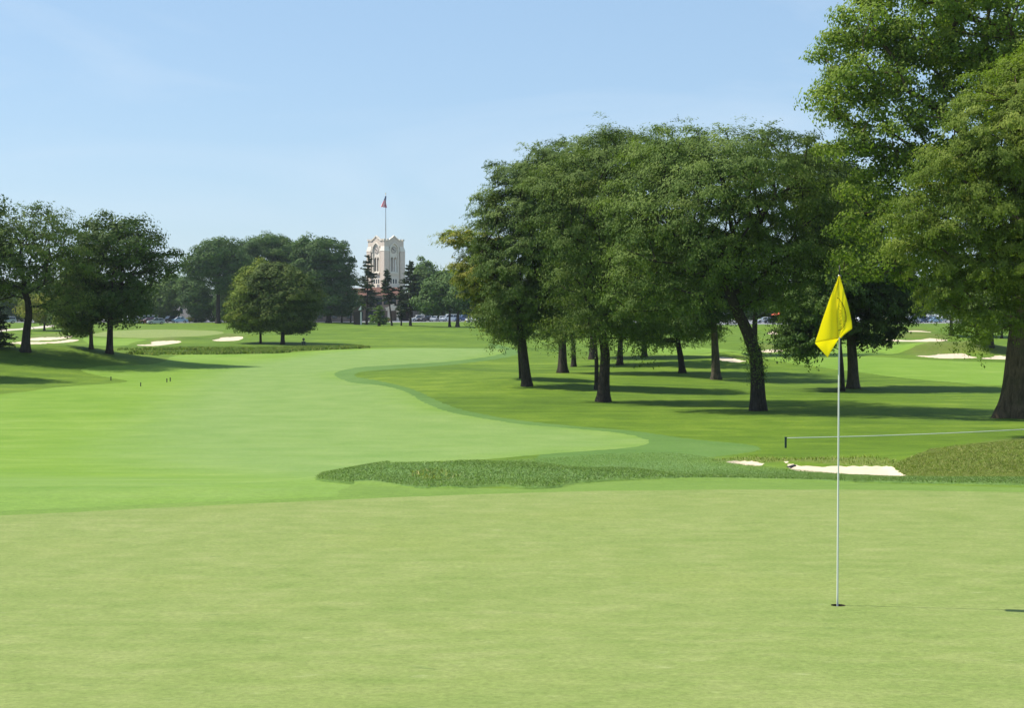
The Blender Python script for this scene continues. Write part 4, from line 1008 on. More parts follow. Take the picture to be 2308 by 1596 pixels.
# ball washer by the round maples
b = P(684, 780); t = empty('ball_washer', b, 'dark ball washer on a post in the shade right of the round maples', 'ball washer')
mb = MB().tube([(0, 0, -.1), (0, 0, .75)], .05, 8).build('post', M_black, t)
mb = MB().box(-.26, .26, -.2, .2, .02, .62).build('bin', simple_mat('bin_green_mat', (.02, .035, .022), .5), t, False, .03)
mb = MB().box(-.14, .14, -.12, .12, .75, 1.02).build('washer_box', M_black, t, False, .02)
MB().tube([(0, 0, 1.02), (0, 0, 1.12)], .03, 8).build('handle', M_black, t)

# ------------------------------------------------------------------ shelter, lamps, parasol
b = P(806, 732); s = b[1] / FX; t = empty('shelter', b, 'narrow dark brown shelter with a white end gable on the lawn left of the tower', 'shelter')
M_dkwood = simple_mat('dark_wood_mat', (.045, .030, .024), .8, var=.2); M_trimw = simple_mat('white_trim_mat', (.72, .70, .66), .6)
Wd = 17 * s; Hh = 30 * s
mb = MB(); mb.box(-Wd / 2, Wd / 2 - .25, -.9, -.75, 0, Hh); mb.box(-Wd / 2, -Wd / 2 + .12, -.75, .9, 0, Hh); mb.box(-Wd / 2 + .12, Wd / 2 - .25, .75, .9, 0, Hh); mb.build('wall', M_dkwood, t)
mb = MB(); mb.prism([(-Wd * .72, Hh * .97), (Wd * .5, Hh * .97), (Wd * .5, Hh * 1.10), (Wd * .42, Hh * 1.42)], -1.1, 1.1); mb.build('roof', simple_mat('shingle_mat', (.085, .055, .045), .9, var=.3, vs=6), t)
mb = MB(); mb.box(Wd / 2 - .2, Wd / 2, -1.0, .95, 0, Hh * 1.1); mb.prism([(Wd * .15, Hh * 1.1), (Wd * .53, Hh * 1.1), (Wd * .53, Hh * 1.45)], -1.2, -1.12); mb.build('end_wall', M_trimw, t)
def lamp(px, py0, py1, label, d=None):
    b = P(px, py0) if d is None else G(px, d); h = P3(px, py1, b[1])[2] - b[2]
    t = empty('street_lamp', b, label, 'lamp post', 'lamp posts in the parking lot')
    m_ = simple_mat('galvanised_mat', (.42, .42, .40), .5, .5, .3)
    MB().tube([(0, 0, -.1), (0, 0, h)], [.16, .10], 10).build('pole', m_, t, True)
    MB().tube([(0, 0, 0), (0, 0, .5)], .3, 10).build('base', simple_mat('concrete_mat', (.12, .12, .12), .9), t)
    MB().tube([(0, 0, h - .05), (-.5, 0, h + .05)], .05, 6).build('arm', m_, t)
    MB().box(-1.1, -.4, -.2, .2, h, h + .16).build('lamp_head', m_, t, False, .03)
lamp(1055.5, 727.5, 650, 'pale lamp post among the cars right of the two dark trunks')
lamp(1776, 728, 655, 'thin pale lamp post between the red parasol and the flag')
b = P(1753, 728.5); t = empty('parasol', b, 'orange red parasol open beside the cars seen between the grove trunks', 'parasol')
MB().tube([(0, 0, 0), (0, 0, 2.7)], .035, 8).build('pole', M_white, t, True)
mb = MB(); n = 8
ring0 = [(1.6 * math.cos(2 * PI * i / n), 1.6 * math.sin(2 * PI * i / n), 2.1) for i in range(n)]; ring1 = [(.8 * math.cos(2 * PI * i / n), .8 * math.sin(2 * PI * i / n), 2.45) for i in range(n)]
mb.add(ring0 + ring1 + [(0, 0, 2.65)] + [(x, y_, z - .18) for (x, y_, z) in ring0], [(i, (i + 1) % n, n + (i + 1) % n, n + i) for i in range(n)] + [(n + i, n + (i + 1) % n, 2 * n) for i in range(n)] + [(i, (i + 1) % n, 2 * n + 1 + (i + 1) % n, 2 * n + 1 + i) for i in range(n)])
mb.build('canopy', simple_mat('red_canvas_mat', (.60, .10, .04), .8), t)
MB().tube([(0, 0, 0), (0, 0, .12)], .3, 12).build('base', M_black, t)

# ------------------------------------------------------------------ cars
M_glass = simple_mat('car_glass_mat', (.02, .028, .035), .08, .8, var=.02)
M_tyre = simple_mat('tyre_mat', (.015, .015, .016), .9); M_rim = simple_mat('rim_mat', (.45, .45, .46), .3, .5, .7)
M_headl = simple_mat('headlight_mat', (.75, .78, .8), .15, .8); M_taill = simple_mat('taillight_mat', (.35, .02, .015), .3, .6)
PAINT = {k: simple_mat(k + '_car_paint_mat', c, .28, .5, var=.01, coat=.6) for k, c in dict(white=(.78, .78, .78), silver=(.42, .44, .46), grey=(.20, .21, .22), dark=(.02, .022, .03), blue=(.045, .09, .22),
         red=(.16, .012, .018), green=(.20, .23, .17), lightblue=(.30, .46, .60)).items()}
SHAPE = {
    'suv': dict(L=4.6, W=1.86, low=[(-2.3, .35), (-2.28, .95), (2.0, .98), (2.25, .82), (2.3, .35)], top=[(-2.2, .95), (-1.95, 1.66), (.55, 1.70), (1.25, 1.0)], wh=.36),
    'hatchback': dict(L=4.2, W=1.78, low=[(-2.1, .3), (-2.08, .88), (1.8, .88), (2.05, .70), (2.1, .3)], top=[(-2.0, .88), (-1.55, 1.48), (.3, 1.50), (1.1, .9)], wh=.32),
    'sedan': dict(L=4.7, W=1.82, low=[(-2.35, .3), (-2.32, .88), (-1.6, .93), (1.4, .90), (2.2, .72), (2.35, .3)], top=[(-1.7, .92), (-1.05, 1.42), (.35, 1.44), (1.2, .9)], wh=.32),
    'van': dict(L=5.0, W=1.95, low=[(-2.5, .35), (-2.5, 1.05), (2.2, 1.05), (2.45, .85), (2.5, .35)], top=[(-2.48, 1.05), (-2.35, 1.88), (.9, 1.90), (1.7, 1.05)], wh=.35)}
def car(kind, color, px, py, rot, label, group, d=None):
    s = SHAPE[kind]; b = P(px, py) if d is None else G(px, d); hw = s['W'] / 2
    t = empty('parked_' + kind, b, label, 'van' if kind == 'van' else 'car', group, math.radians(rot))
    mb = MB(); low = s['low']
    def pinch(v): 
        f = .93 if abs(v[0]) > s['L'] / 2 - .15 else 1.0; return (v[0], v[1] * f, v[2])
    # wheel arches cut into the lower outline
    x0, z0 = low[0]; x1 = low[-1][0]; wx = s['L'] * .31; wr = s['wh'] + .07
    bot = []
    for cxw in (wx, -wx):
        for k in range(7):
            a = PI * k / 6; bot.append((cxw + wr * math.cos(a), z0 - .08 + wr * math.sin(a) * 1.15))
    mb.prism(low + bot, -hw, hw); mb.xf(pinch)
    tp = s['top']; zb = tp[0][1]; zt_ = max(p[1] for p in tp)
    inset = lambda v: (v[0], v[1] * (1 - .16 * max(0, (v[2] - zb)) / (zt_ - zb)), v[2])
    rf = [(tp[1][0] + .05, tp[1][1] - .05), (tp[1][0], tp[1][1]), (tp[2][0], tp[2][1]), (tp[2][0] + .05, tp[2][1] - .05)]
    mb2 = MB(); mb2.prism(tp, -hw * .96, hw * .96); mb2.xf(inset); mb.v, k0 = mb.v, len(mb.v); mb.f += [tuple(i + k0 for i in f) for f in mb2.f]; mb.v += mb2.v
    body = mb.build('body', PAINT[color], t, False, .035)
    # glazing set just proud of the cabin
    def lerp(p, q, f): return (p[0] + (q[0] - p[0]) * f, p[1] + (q[1] - p[1]) * f)
    A_, B_, C_, D_ = tp; a1 = lerp(A_, B_, .12); b1 = lerp(A_, B_, .86); c1 = lerp(D_, C_, .86); d1 = lerp(D_, C_, .12)
    mid0 = lerp(a1, d1, .48); mid1 = lerp(b1, c1, .48)
    for sgn in (-1, 1):
        g = MB()
        for quad in ([(a1[0] + .15, a1[1]), (mid0[0] - .05, mid0[1]), (mid1[0] - .05, mid1[1]), (b1[0] + .1, b1[1])], [(mid0[0] + .05, mid0[1]), (d1[0] - .15, d1[1]), (c1[0] - .08, c1[1]), (mid1[0] + .05, mid1[1])]):
            g.prism(quad, sgn * hw * .955, sgn * (hw * .96 + .02))
        g.xf(inset); g.build('side_window', M_glass, t)
    for (p, q_, nm, sx) in ((D_, C_, 'windscreen', 1), (A_, B_, 'rear_window', -1)):
        e0 = lerp(p, q_, .12); e1 = lerp(p, q_, .88); g = MB()
        g.prism([(e0[0] - sx * .05, e0[1]), (e0[0] + sx * .03, e0[1]), (e1[0] + sx * .03, e1[1]), (e1[0] - sx * .05, e1[1])], -hw * .82, hw * .82); g.xf(inset); g.build(nm, M_glass, t)
    for cxw in (wx, -wx):
        for sgn in (-1, 1):
            w = MB().tube([(cxw, sgn * (hw - .22), s['wh']), (cxw, sgn * (hw - .01), s['wh'])], s['wh'], 16).build('wheel', M_tyre, t)
            MB().tube([(cxw, sgn * (hw - .02), s['wh']), (cxw, sgn * (hw + .012), s['wh'])], s['wh'] * .6, 12).build('rim', M_rim, w)
    for sgn in (-1, 1):
        MB().box(s['L'] / 2 - .12, s['L'] / 2 + .01, sgn * hw * .72 - .18, sgn * hw * .72 + .18, .62, .76).build('headlight', M_headl, t)
        MB().box(-s['L'] / 2 - .01, -s['L'] / 2 + .1, sgn * hw * .78 - .12, sgn * hw * .78 + .12, .68, .86).build('taillight', M_taill, t)
    return t
CG1 = 'cars in the lot right of the clock tower'; CG2 = 'cars parked behind the far green'; CG3 = 'cars seen between the trunks on the right'
car('suv', 'white', 942, 723.4, 205, 'white SUV, leftmost car right of the clock tower', CG1, d=422)
car('suv', 'dark', 956, 723.6, 235, 'dark SUV touching the white SUV on its right', CG1, d=422)
car('hatchback', 'silver', 978.5, 723.2, 262, 'silver hatchback standing alone left of the leaning tree trunk', CG1, d=422)
car('hatchback', 'silver', 997, 723.0, 270, 'pale car partly hidden just left of the leaning tree trunk', CG1, d=422)
car('van', 'white', 1014, 724.0, 200, 'white van behind the two dark trunks', CG1, d=422)
car('suv', 'blue', 1045, 724.0, 205, 'blue SUV between the thick trunk and the lamp post', CG1, d=422)
car('sedan', 'white', 1066, 724.2, 215, 'white sedan just right of the lamp post', CG1, d=422)
car('suv', 'dark', 1078, 722.0, 190, 'dark roofed SUV parked behind the white sedans', CG1, d=432)
car('sedan', 'white', 1083, 724.2, 225, 'white sedan in the middle of the white row right of the lamp post', CG1, d=422)
car('sedan', 'white', 1100, 724.4, 225, 'white sedan nearest the yellowing branches of the grove', CG1, d=422)
car('hatchback', 'dark', 1114, 724.6, 240, 'black car half hidden by the yellowing branches', CG1, d=422)
car('suv', 'white', 294, 728.5, 215, 'white hatchback with dark windows left of the silver wagon', CG2)
car('van', 'silver', 334, 728.0, 182, 'long silver wagon, tallest car behind the far green', CG2)
car('sedan', 'green', 317, 729.4, 195, 'greenish sedan in front of the silver wagon', CG2)
car('sedan', 'red', 335, 730.0, 183, 'dark red sedan parked low in front of the silver wagon', CG2)
car('hatchback', 'silver', 351, 730.6, 205, 'small pale car at the end of the row right of the dark red sedan', CG2)
car('sedan', 'lightblue', 404, 727.6, 185, 'light blue sedan under the pink wing of the clubhouse', CG2)
car('suv', 'dark', 384, 727.5, 225, 'dark car left of the light blue sedan', CG2)
car('suv', 'silver', 14, 729, 210, 'silver car at the left edge, over the low spruce', CG2)
car('sedan', 'white', 1724, 728.2, 185, 'white sedan left of the red parasol', CG3)
car('sedan', 'dark', 1740, 728.6, 190, 'black sedan directly left of the red parasol', CG3)
car('suv', 'white', 1764, 728.4, 215, 'white SUV directly right of the red parasol', CG3)
for (px, py, kd, cl_, rt_, lab) in [(1941, 724.5, 'suv', 'white', 215, 'white SUV glimpsed right of the flared trunk'), (1955, 725, 'sedan', 'silver', 200, 'silver sedan glimpsed through the dark dense tree'),
    (2053, 727, 'sedan', 'silver', 200, 'silver sedan, leftmost car of the right hand cluster'), (2064, 724.6, 'van', 'white', 190, 'white van at the back of the right hand cluster'),
    (2072, 727.2, 'sedan', 'blue', 215, 'blue sedan in front of the white van on the right'), (2087, 727, 'hatchback', 'dark', 240, 'dark hatchback in the right hand cluster'),
    (2093, 724.8, 'suv', 'white', 200, 'white SUV at the right end of the back row'), (2119, 726.4, 'suv', 'white', 230, 'white SUV standing apart left of the small thick trunk'),
    (2103, 727.2, 'sedan', 'lightblue', 210, 'pale blue sedan between the cluster and the lone white SUV')]:
    car(kd, cl_, px, py, rt_, lab, CG3)

# ------------------------------------------------------------------ people in the distance
M_skin = simple_mat('skin_mat', (.42, .25, .17), .6)
def person(px, py, label, shirt, trousers, rot=0, arm=.25):
    b = P(px, py); t = empty('person', b, label, 'person', 'golfers by the parking lot', math.radians(rot))
    J = {0: (0, 0, .95), 1: (0, 0, 1.18), 2: (0, 0, 1.42), 3: (0, .01, 1.53), 4: (0, -.01, 1.66), 5: (0, -.01, 1.76),
         6: (.18, 0, 1.42), 7: (.24, -.04, 1.14), 8: (.25, -arm, .95), 9: (-.18, 0, 1.42), 10: (-.25, -.02, 1.14), 11: (-.22, -arm * .8, .93),
         12: (.09, 0, .88), 13: (.11, -.06, .48), 14: (.11, .04, .08), 15: (.12, -.12, .03), 16: (-.09, 0, .88), 17: (-.12, .02, .48), 18: (-.14, .08, .08), 19: (-.15, -.08, .03)}
    E = [(0, 1), (1, 2), (2, 3), (3, 4), (4, 5), (2, 6), (6, 7), (7, 8), (2, 9), (9, 10), (10, 11), (0, 12), (12, 13), (13, 14), (14, 15), (0, 16), (16, 17), (17, 18), (18, 19)]
    Rr = [.14, .13, .13, .055, .095, .07, .065, .05, .035, .065, .05, .035, .095, .065, .045, .035, .095, .065, .045, .035]
    def skin(name, ids, grow_, mat):
        idm = {j: i for i, j in enumerate(ids)}; me = bpy.data.meshes.new(name)
        me.from_pydata([J[j] for j in ids], [(idm[a], idm[b_]) for a, b_ in E if a in idm and b_ in idm], [])
        o = link_mesh(name, me, None, t); o.modifiers.new('skin', 'SKIN'); o.modifiers.new('sub', 'SUBSURF').levels = 1; o.modifiers['sub'].render_levels = 2
        for i, j in enumerate(ids): me.skin_vertices[0].data[i].radius = (Rr[j] + grow_, Rr[j] * .85 + grow_)
        me.skin_vertices[0].data[0].use_root = True; me.materials.append(mat); return o
    skin('body', list(range(20)), 0, M_skin)
    skin('shirt', [0, 1, 2, 6, 7, 9, 10], .014, shirt)
    skin('trousers', [0, 12, 13, 14, 16, 17, 18], .016, trousers)
    MB().ball((0, .0, 1.73), .105, 10, 6, (1, 1, .75)).build('cap', trousers, t, True)
    return t
M_sh1 = simple_mat('dark_red_shirt_mat', (.12, .03, .035), .8); M_tr1 = simple_mat('dark_trousers_mat', (.03, .03, .04), .8)
M_sh2 = simple_mat('blue_shirt_mat', (.05, .09, .22), .8); M_sh3 = simple_mat('beige_shirt_mat', (.50, .38, .26), .8); M_tr3 = simple_mat('grey_trousers_mat', (.2, .2, .19), .8)
person(1753.5, 738.5, 'person in a dark reddish shirt standing above the small bunker', M_sh1, M_tr1, 20)
person(1768.5, 737, 'person in a blue shirt standing right of the one in dark red', M_sh2, M_tr1, -30)
person(1997, 731, 'person in a beige top glimpsed behind the dark dense tree', M_sh3, M_tr3, 10)

# ------------------------------------------------------------------ clubhouse with clock tower
M_brick = simple_mat('pink_brick_mat', (.68, .57, .47), .85, .2, var=.10, vs=1.5, bump=.2); M_stone = simple_mat('cream_stone_mat', (.77, .69, .58), .8, .2, var=.08, vs=1.2)
M_tile = simple_mat('red_tile_mat', (.15, .075, .055), .8, .2, var=.25, vs=2.5, bump=.4); M_win = simple_mat('window_glass_mat', (.03, .04, .05), .12, .7)
M_timber = simple_mat('timber_mat', (.05, .035, .028), .8); M_face = simple_mat('clock_face_mat', (.62, .54, .46), .7)
DT = 438.0; s = DT / FX
TB = G(869.5, DT); zb = 0.0
club = empty('clubhouse', TB, 'brick clubhouse with a pale square clock tower and red tiled roofs', 'building')
def R45(v, k=0):
    a = -PI / 4 + k * PI / 2; return (v[0] * math.cos(a) - v[1] * math.sin(a), v[0] * math.sin(a) + v[1] * math.cos(a), v[2])
def face4(fn, name, mat, parent, faces=(0, 1, 2, 3), each=False):
    out = []
    mb = MB()
    for k in faces:
        m_ = MB(); fn(m_); m_.xf(lambda v: R45(v, k))
        if each: out.append(m_.build(name, mat, parent))
        else: k0 = len(mb.v); mb.v += m_.v; mb.f += [tuple(i + k0 for i in f) for f in m_.f]
    return out if each else mb.build(name, mat, parent)
a = 3.62
arch = [(-1.45, 18.9), (-1.42, 19.7), (-1.2, 20.35), (-.8, 20.8), (-.35, 21.15), (0, 21.35), (.35, 21.15), (.8, 20.8), (1.2, 20.35), (1.42, 19.7), (1.45, 18.9)]
gable = [(2.35, 22.3), (1.75, 22.35), (1.3, 22.75), (.7, 23.0), (.35, 23.35), (0, 23.55), (-.35, 23.35), (-.7, 23.0), (-1.3, 22.75), (-1.75, 22.35), (-2.35, 22.3)]
# tower walls with real openings for the belfry windows: piers, panels and lintels butted together
def walls(m):
    m.box(-2.05, -1.02, -3.3, -2.9, 0, 21.6); m.box(1.02, 2.05, -3.3, -2.9, 0, 21.6); m.box(-.14, .14, -3.3, -2.9, 13.6, 17.6)
    m.box(-1.02, 1.02, -3.3, -2.9, 0, 13.6); m.box(-1.02, 1.02, -3.3, -2.9, 17.6, 21.6)
tw = face4(walls, 'tower_wall', M_stone, club)
def piers(m):
    m.prism([(-a - .16, -a - .16), (-2.05, -a - .16), (-2.05, -2.7), (-2.7, -2.05), (-a - .16, -2.05)], 0, 19.2, 'z')
    for (h0, h1, e0, e1) in ((19.2, 20.5, .16, -.12),):
        A0 = -a - e0; A1 = -a - e1
        m.add([(A0, A0, h0), (-2.05, A0, h0), (-2.05, -2.05, h0), (A0, -2.05, h0), (A1, A1, h1), (-2.05, A1, h1), (-2.05, -2.05, h1), (A1, -2.05, h1)],
              [(3, 2, 1, 0), (4, 5, 6, 7), (0, 1, 5, 4), (1, 2, 6, 5), (2, 3, 7, 6), (3, 0, 4, 7)])
def pier_brick(m): m.prism([(-a - .16, -a - .16), (-2.05, -a - .16), (-2.05, -2.7), (-2.7, -2.05), (-a - .16, -2.05)], 0, 19.2, 'z')
face4(pier_brick, 'pier', M_brick, club, each=True)
def slopes(m):
    e0, e1, h0, h1 = .22, -.10, 19.2, 20.5; A0 = -a - e0; A1 = -a - e1
    m.add([(A0, A0, h0), (-1.98, A0, h0), (-1.98, -2.05, h0), (A0, -1.98, h0), (A1, A1, h1), (-1.98, A1, h1), (-1.98, -2.05, h1), (A1, -1.98, h1)],
          [(3, 2, 1, 0), (4, 5, 6, 7), (0, 1, 5, 4), (1, 2, 6, 5), (2, 3, 7, 6), (3, 0, 4, 7)])
def trim(m):
    slopes(m)
    outer = [(x * 1.22, 18.9 + (z - 18.9) * 1.13) for x, z in arch]
    m.prism(arch[::-1] + outer, -a - .06, -3.3)
    go = [(x, z) for x, z in gable]; gi = [(x * .98, z - .32) for x, z in gable][::-1]
    m.prism(go + gi, -3.66, -3.2)
    for x in (-3.3, -2.3, 2.3, 3.3): m.box(x - .32, x + .32, -3.68, -3.1, 22.05, 22.55)
    m.box(-1.5, 1.5, -3.75, -3.32, 12.9, 13.3); m.box(-1.6, -1.3, -3.55, -3.32, 13.3, 18.9); m.box(1.3, 1.6, -3.55, -3.32, 13.3, 18.9)
    m.box(-4.0, 4.0, -4.0, -3.85, 8.9, 9.4)
face4(trim, 'stone_trim', M_stone, club)
def band(m):
    outer = [(x * 1.22, 18.9 + (z - 18.9) * 1.13) for x, z in arch]
    poly = [(-3.48, 20.5), (-1.85, 20.5)] + [p for p in outer if p[1] > 20.5] + [(1.85, 20.5), (3.48, 20.5), (3.48, 22.2), (2.35, 22.2)] + [(x * .98, z - .33) for x, z in gable] + [(-2.35, 22.2), (-3.48, 22.2)]
    seen = []; 
    for p in poly:
        if not seen or abs(p[0] - seen[-1][0]) + abs(p[1] - seen[-1][1]) > .02: seen.append(p)
    m.prism(seen, -3.5, -3.12)
face4(band, 'parapet', M_brick, club, each=True)
MB().prism([R45(p + (0,))[:2] for p in [(-3.1, -3.1), (3.1, -3.1), (3.1, 3.1), (-3.1, 3.1)]], 21.7, 21.9, 'z').build('tower_roof', M_brick, club)
def clock(m): m.tube([(0, -3.31, 19.55), (0, -3.40, 19.55)], .98, 24)
def marks(m):
    for k in range(12):
        w = k * PI / 6; c_, s_ = math.cos(w), math.sin(w)
        q = [(c_ * .66 - s_ * .06, s_ * .66 + c_ * .06), (c_ * .66 + s_ * .06, s_ * .66 - c_ * .06), (c_ * .92 + s_ * .06, s_ * .92 - c_ * .06), (c_ * .92 - s_ * .06, s_ * .92 + c_ * .06)]
        m.prism([(x, z + 19.55) for x, z in q], -3.44, -3.405)
def hands(m):
    for w, l, t_ in ((math.radians(150), .62, .10), (math.radians(-38), .50, .07), (math.radians(138), .8, .05)):
        c_, s_ = math.cos(w), math.sin(w); q = [(-s_ * t_, c_ * t_), (s_ * t_, -c_ * t_), (c_ * l + s_ * t_ * .5, s_ * l - c_ * t_ * .5), (c_ * l - s_ * t_ * .5, s_ * l + c_ * t_ * .5)]
        m.prism([(x, z + 19.55) for x, z in q], -3.50, -3.46)
clk = face4(clock, 'clock', M_face, club, each=True)
for k in range(4):
    face4(marks, 'numerals', M_timber, clk[k], (k,)); face4(hands, 'hands', M_black, clk[k], (k,))
# pointed heads over the belfry openings, tracery and small windows
def heads(m):
    for cx_ in (-.58, .58): m.prism([(cx_ - .44, 17.0), (cx_ - .30, 17.35), (cx_, 17.7), (cx_ + .30, 17.35), (cx_ + .44, 17.0), (cx_ + .44, 17.75), (cx_ - .44, 17.75)][::-1], -3.34, -3.0)
face4(heads, 'belfry_tracery', M_stone, tw, each=True)
for k in (0, 1):
    for cx_ in (-.58, .58):
        def w1(m): m.box(cx_ - .44, cx_ - .30, -3.25, -3.1, 13.6, 17.2)
        face4(w1, 'belfry_window', M_win, club, (k,))
    for cx_ in (-.95, -.05, .85):
        def w2(m): m.box(cx_ - .25, cx_ + .25, -3.34, -3.30, 10.3, 11.5)
        face4(w2, 'window', M_win, club, (k,))
# low buildings round the tower (camera-facing frame)
def unit(x0, x1, y0, y1, h, roof_h, axis='x', wall_mat=M_stone, par=club):
    MB().box(x0, x1, y0, y1, -1.5, h).build('wall', wall_mat, par)
    if axis == 'x':
        pr = [(y0 - .5, h + .003), (y1 + .5, h + .003), ((y0 + y1) / 2, h + roof_h)]; MB().prism(pr, x0 - .4, x1 + .4, 'x').build('roof', M_tile, par)
    else:
        pr = [(x0 - .5, h + .003), (x1 + .5, h + .003), ((x0 + x1) / 2, h + roof_h)]; MB().prism(pr, y0 - .4, y1 + .4, 'y').build('roof', M_tile, par)
M_dim = simple_mat('shaded_stone_mat', (.24, .20, .165), .85, .2, var=.25, vs=1.3)  # shade over the low walls put into the stone colour
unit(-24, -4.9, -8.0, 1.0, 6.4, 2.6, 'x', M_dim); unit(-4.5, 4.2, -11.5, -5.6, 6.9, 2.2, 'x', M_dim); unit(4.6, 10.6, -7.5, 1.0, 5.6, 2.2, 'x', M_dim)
for (x0, w, z0, z1) in [(-22, 1.2, 3.6, 5.4), (-19.5, 1.2, 3.6, 5.4), (-17, 1.2, 3.6, 5.4), (-14.5, 1.2, 3.6, 5.4), (-12, 1.2, 3.6, 5.4), (-9.5, 1.2, 3.6, 5.4), (-7, 1.2, 3.6, 5.4), (-22, 1.4, .6, 2.4), (-18, 1.4, .6, 2.4), (-14, 1.4, .6, 2.4), (-10, 1.4, .6, 2.4), (-7, 1.4, .6, 2.4)]:
    MB().box(x0, x0 + w, -8.05, -7.99, z0, z1).build('window', M_win, club)
for (x0, w, z0, z1) in [(-3.8, 1.6, 4.4, 6.2), (-1.6, 1.4, 4.4, 6.2), (.4, 1.4, 4.4, 6.2), (2.4, 1.2, 4.4, 6.2), (-3.8, 1.8, .5, 2.6), (-1.2, 1.6, .5, 2.6)]:
    f_ = MB().box(x0 - .1, x0 + w + .1, -11.56, -11.49, z0 - .1, z1 + .1).build('window', M_timber, club); MB().box(x0, x0 + w, -11.60, -11.565, z0, z1).build('pane', M_win, f_)
for (x0, w, z0, z1) in [(5.2, 1.6, 3.9, 5.2), (8, 1.6, 3.9, 5.2)]:
    MB().box(x0, x0 + w, -7.56, -7.49, z0, z1).build('window', M_win, club)
mb = MB(); mb.box(1.2, 11.5, -15.5, -11.62, 2.75, 3.4); mb.box(1.0, 11.7, -15.7, -11.61, 3.4, 3.6); mb.prism([(1.6, 3.6), (4.4, 3.6), (3.0, 4.6)], -15.6, -11.7)
for x in (2.0, 4.4, 10.9): mb.box(x - .35, x + .35, -15.2, -14.5, -1.2, 2.75)
mb.build('porch', M_stone, club)
MB().box(4.9, 8.2, -12.1, -11.62, -1, 2.5).build('door', M_timber, club)
for x in (-1.5, 1.8, 4.6): MB().box(x - .35, x + .35, -7.2, -6.5, 8.2, 9.9).build('chimney', M_stone, club)
# flagpole on the tower
fp = empty('flagpole', (TB[0], TB[1], TB[2] + 21.9), 'tall flagpole on the clock tower flying a limp striped flag', 'flagpole')
zt2 = P3(870, 437, DT)[2] - TB[2] - 21.9
MB().tube([(0, 0, 0), (0, 0, zt2)], [.13, .07], 8).build('pole', simple_mat('flagpole_mat', (.32, .34, .36), .4, .5), fp, True)
MB().ball((0, 0, zt2 + .1), .16, 8, 6).build('finial', simple_mat('finial_mat', (.5, .4, .15), .3, .5, .6), fp, True)
def stripes_mat():
    m, nt, out = new_mat('striped_flag_mat'); 
    c = ramp(nt, attr(nt, 'tint'), [(0, (.04, .06, .22)), (.34, (.85, .8, .82)), (.55, (.75, .08, .13)), (.78, (.88, .84, .86))], 'CONSTANT')
    b = N(nt, 'ShaderNodeBsdfPrincipled'); b.inputs['Roughness'].default_value = .8; L(nt, c, b.inputs['Base Color'])
    tr = N(nt, 'ShaderNodeBsdfTranslucent'); L(nt, c, tr.inputs[0]); mx = N(nt, 'ShaderNodeMixShader'); mx.inputs[0].default_value = .3
    L(nt, b.outputs[0], mx.inputs[1]); L(nt, tr.outputs[0], mx.inputs[2]); L(nt, mx.outputs[0], out.inputs[0]); return m
nv, nu = 44, 26; V = []; TI = []
px_m = DT / FX
for i in range(nv + 1):
    v = i / nv
    for j in range(nu + 1):
        u = j / nu
        wl = -.15 - 1.15 * min(1, v * 1.15) ** 1.2; wr_ = .12 + .75 * max(0, v - .55) ** 1.0
        x = wl + (wr_ - wl) * u + .06 * math.sin(u * 14 + v * 5); z = zt2 - .5 - v * 3.1 - .25 * u * v
        yv = .28 * math.sin(u * 15 + v * 3) * (.3 + v); V.append((x, yv, z))
        st_ = (u * 8 + v * 1.5)
        if v < .36 + .06 * math.sin(u * 9): TI.append(.1)
        else: TI.append(.6 if int(st_) % 2 == 0 else .9)
F = [(i * (nu + 1) + j, i * (nu + 1) + j + 1, (i + 1) * (nu + 1) + j + 1, (i + 1) * (nu + 1) + j) for i in range(nv) for j in range(nu)]
link_mesh('flag', np_mesh('flag', np.array(V), np.array(F), True, {'tint': np.array(TI)}), stripes_mat(), fp)
# separate pink wing seen through the trees on the left
W2 = G(408, 452); wing = empty('wing_building', W2, 'pinkish brick wing glimpsed through the trees left of the dark oaks', 'building')
MB().box(-3.2, 14, -5, 5, -1, 8.6).build('wall', M_brick, wing)
MB().box(-3.4, 14.2, -5.2, 5.2, 8.6, 9.1).build('parapet', M_stone, wing)
for (x, z) in [(-2.1, 5.6), (.6, 5.6), (3.3, 5.6), (-2.1, 2), (.6, 2), (3.3, 2)]:
    f_ = MB().box(x, x + 1.1, -5.06, -4.99, z, z + 1.7).build('window', M_stone, wing); MB().box(x + .12, x + .98, -5.10, -5.065, z + .1, z + 1.6).build('pane', M_win, f_)
# flower bed and pavement edge in front of the clubhouse
r = np.random.default_rng(77)
def flowerbed(px0, px1, py, label):
    A = P(px0, py); B = P(px1, py); n = 1400; t = r.random(n)[:, None]; C = A + (B - A) * t + np.stack([np.zeros(n), r.normal(0, .6, n), r.uniform(.05, .55, n)], 1)
    C[:, 2] += terrain(C[:, 0], C[:, 1]) - (A + (B - A) * t)[:, 2]
    S = r.uniform(.15, .3, n); o = link_mesh('flower_bed', leaves_mesh('flower_bed', C, r.normal(size=(n, 3)), nrm(r.normal(size=(n, 3)) + [0, 0, 1]), S, S * .8, (r.random(n) < .62) * .95), LM['flower']); tag(o, label, 'flowers', None, 'stuff')
LM['flower'] = leaf_mat('flower_mat', (.04, .09, .025), (.30, .03, .02), (.45, .035, .025), .2)
flowerbed(846, 880, 724, 'bed of red flowers at the foot of the clubhouse'); flowerbed(775, 795, 724, 'smaller bed of red flowers left of the shelter')
A = P(886, 725.2); B = P(932, 725.2)
o = MB().box(0, B[0] - A[0], 0, .35, -.1, .18).build('kerb', simple_mat('kerb_mat', (.62, .60, .56), .8)); o.location = tuple(A); tag(o, kind='structure')

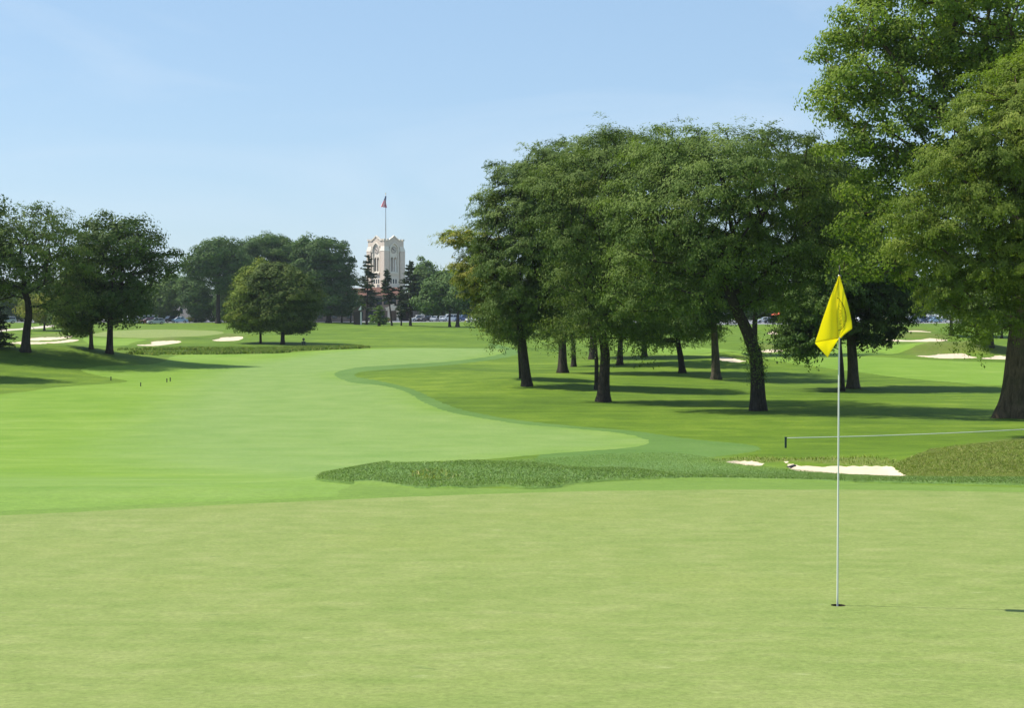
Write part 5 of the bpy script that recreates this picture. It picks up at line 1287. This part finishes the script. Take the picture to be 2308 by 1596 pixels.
# ------------------------------------------------------------------ air
hb = MB().box(-700, 700, -30, 900, -8, 60).build('haze', None)
hm_, hnt, hout = new_mat('haze_mat'); hv = N(hnt, 'ShaderNodeVolumePrincipled'); hv.inputs['Color'].default_value = (.82, .90, 1, 1); hv.inputs['Density'].default_value = .00009; hv.inputs['Anisotropy'].default_value = .3
L(hnt, hv.outputs[0], hout.inputs['Volume']); hb.data.materials.append(hm_); tag(hb, kind='stuff')
# ------------------------------------------------------------------ light
EL = math.radians(55); sx, sy = -.983, .18
AZ = math.atan2(sx, sy)       # clockwise from +Y
sun = bpy.data.lights.new('sun', 'SUN'); sun.energy = 5.0; sun.angle = math.radians(.53); sun.color = (1, .955, .88)
so = bpy.data.objects.new('sun', sun); COL.objects.link(so)
dv = Vector((math.cos(EL) * sx, math.cos(EL) * sy, math.sin(EL))); so.rotation_euler = dv.to_track_quat('Z', 'Y').to_euler()
w = bpy.data.worlds.new('World'); sc.world = w; w.use_nodes = True; nt = w.node_tree; nt.nodes.clear()
out = nt.nodes.new('ShaderNodeOutputWorld'); bg = nt.nodes.new('ShaderNodeBackground'); sky = nt.nodes.new('ShaderNodeTexSky')
sky.sky_type = 'NISHITA'; sky.sun_disc = False; sky.sun_elevation = EL; sky.sun_rotation = AZ
sky.air_density = 1.0; sky.dust_density = .5; sky.ozone_density = 2.0; sky.altitude = 200
tc = nt.nodes.new('ShaderNodeTexCoord'); mp = nt.nodes.new('ShaderNodeMapping'); mp.inputs['Scale'].default_value = (1.4, 1.4, 5.5); mp.inputs['Rotation'].default_value = (.15, .3, .2)
L(nt, tc.outputs['Generated'], mp.inputs[0])
nz = noise(nt, mp.outputs[0], 2.2, 6, .55, .8)
cf = ramp(nt, nz, [(.48, (0, 0, 0)), (.78, (.36, .36, .36))])
flat_sky = mixc(nt, .5, sky.outputs[0], (2.95, 4.55, 6.45))
mix = mixc(nt, cf, flat_sky, (5.4, 6.2, 7.0))
L(nt, mix, bg.inputs[0]); bg.inputs[1].default_value = .1025; L(nt, bg.outputs[0], out.inputs[0])

sc.view_settings.view_transform = 'Standard'; sc.view_settings.look = 'None'; sc.view_settings.exposure = .50; sc.view_settings.gamma = 1
sc.render.engine = 'CYCLES'; sc.cycles.max_bounces = 6; sc.cycles.diffuse_bounces = 2; sc.cycles.transmission_bounces = 3; sc.cycles.use_denoising = True
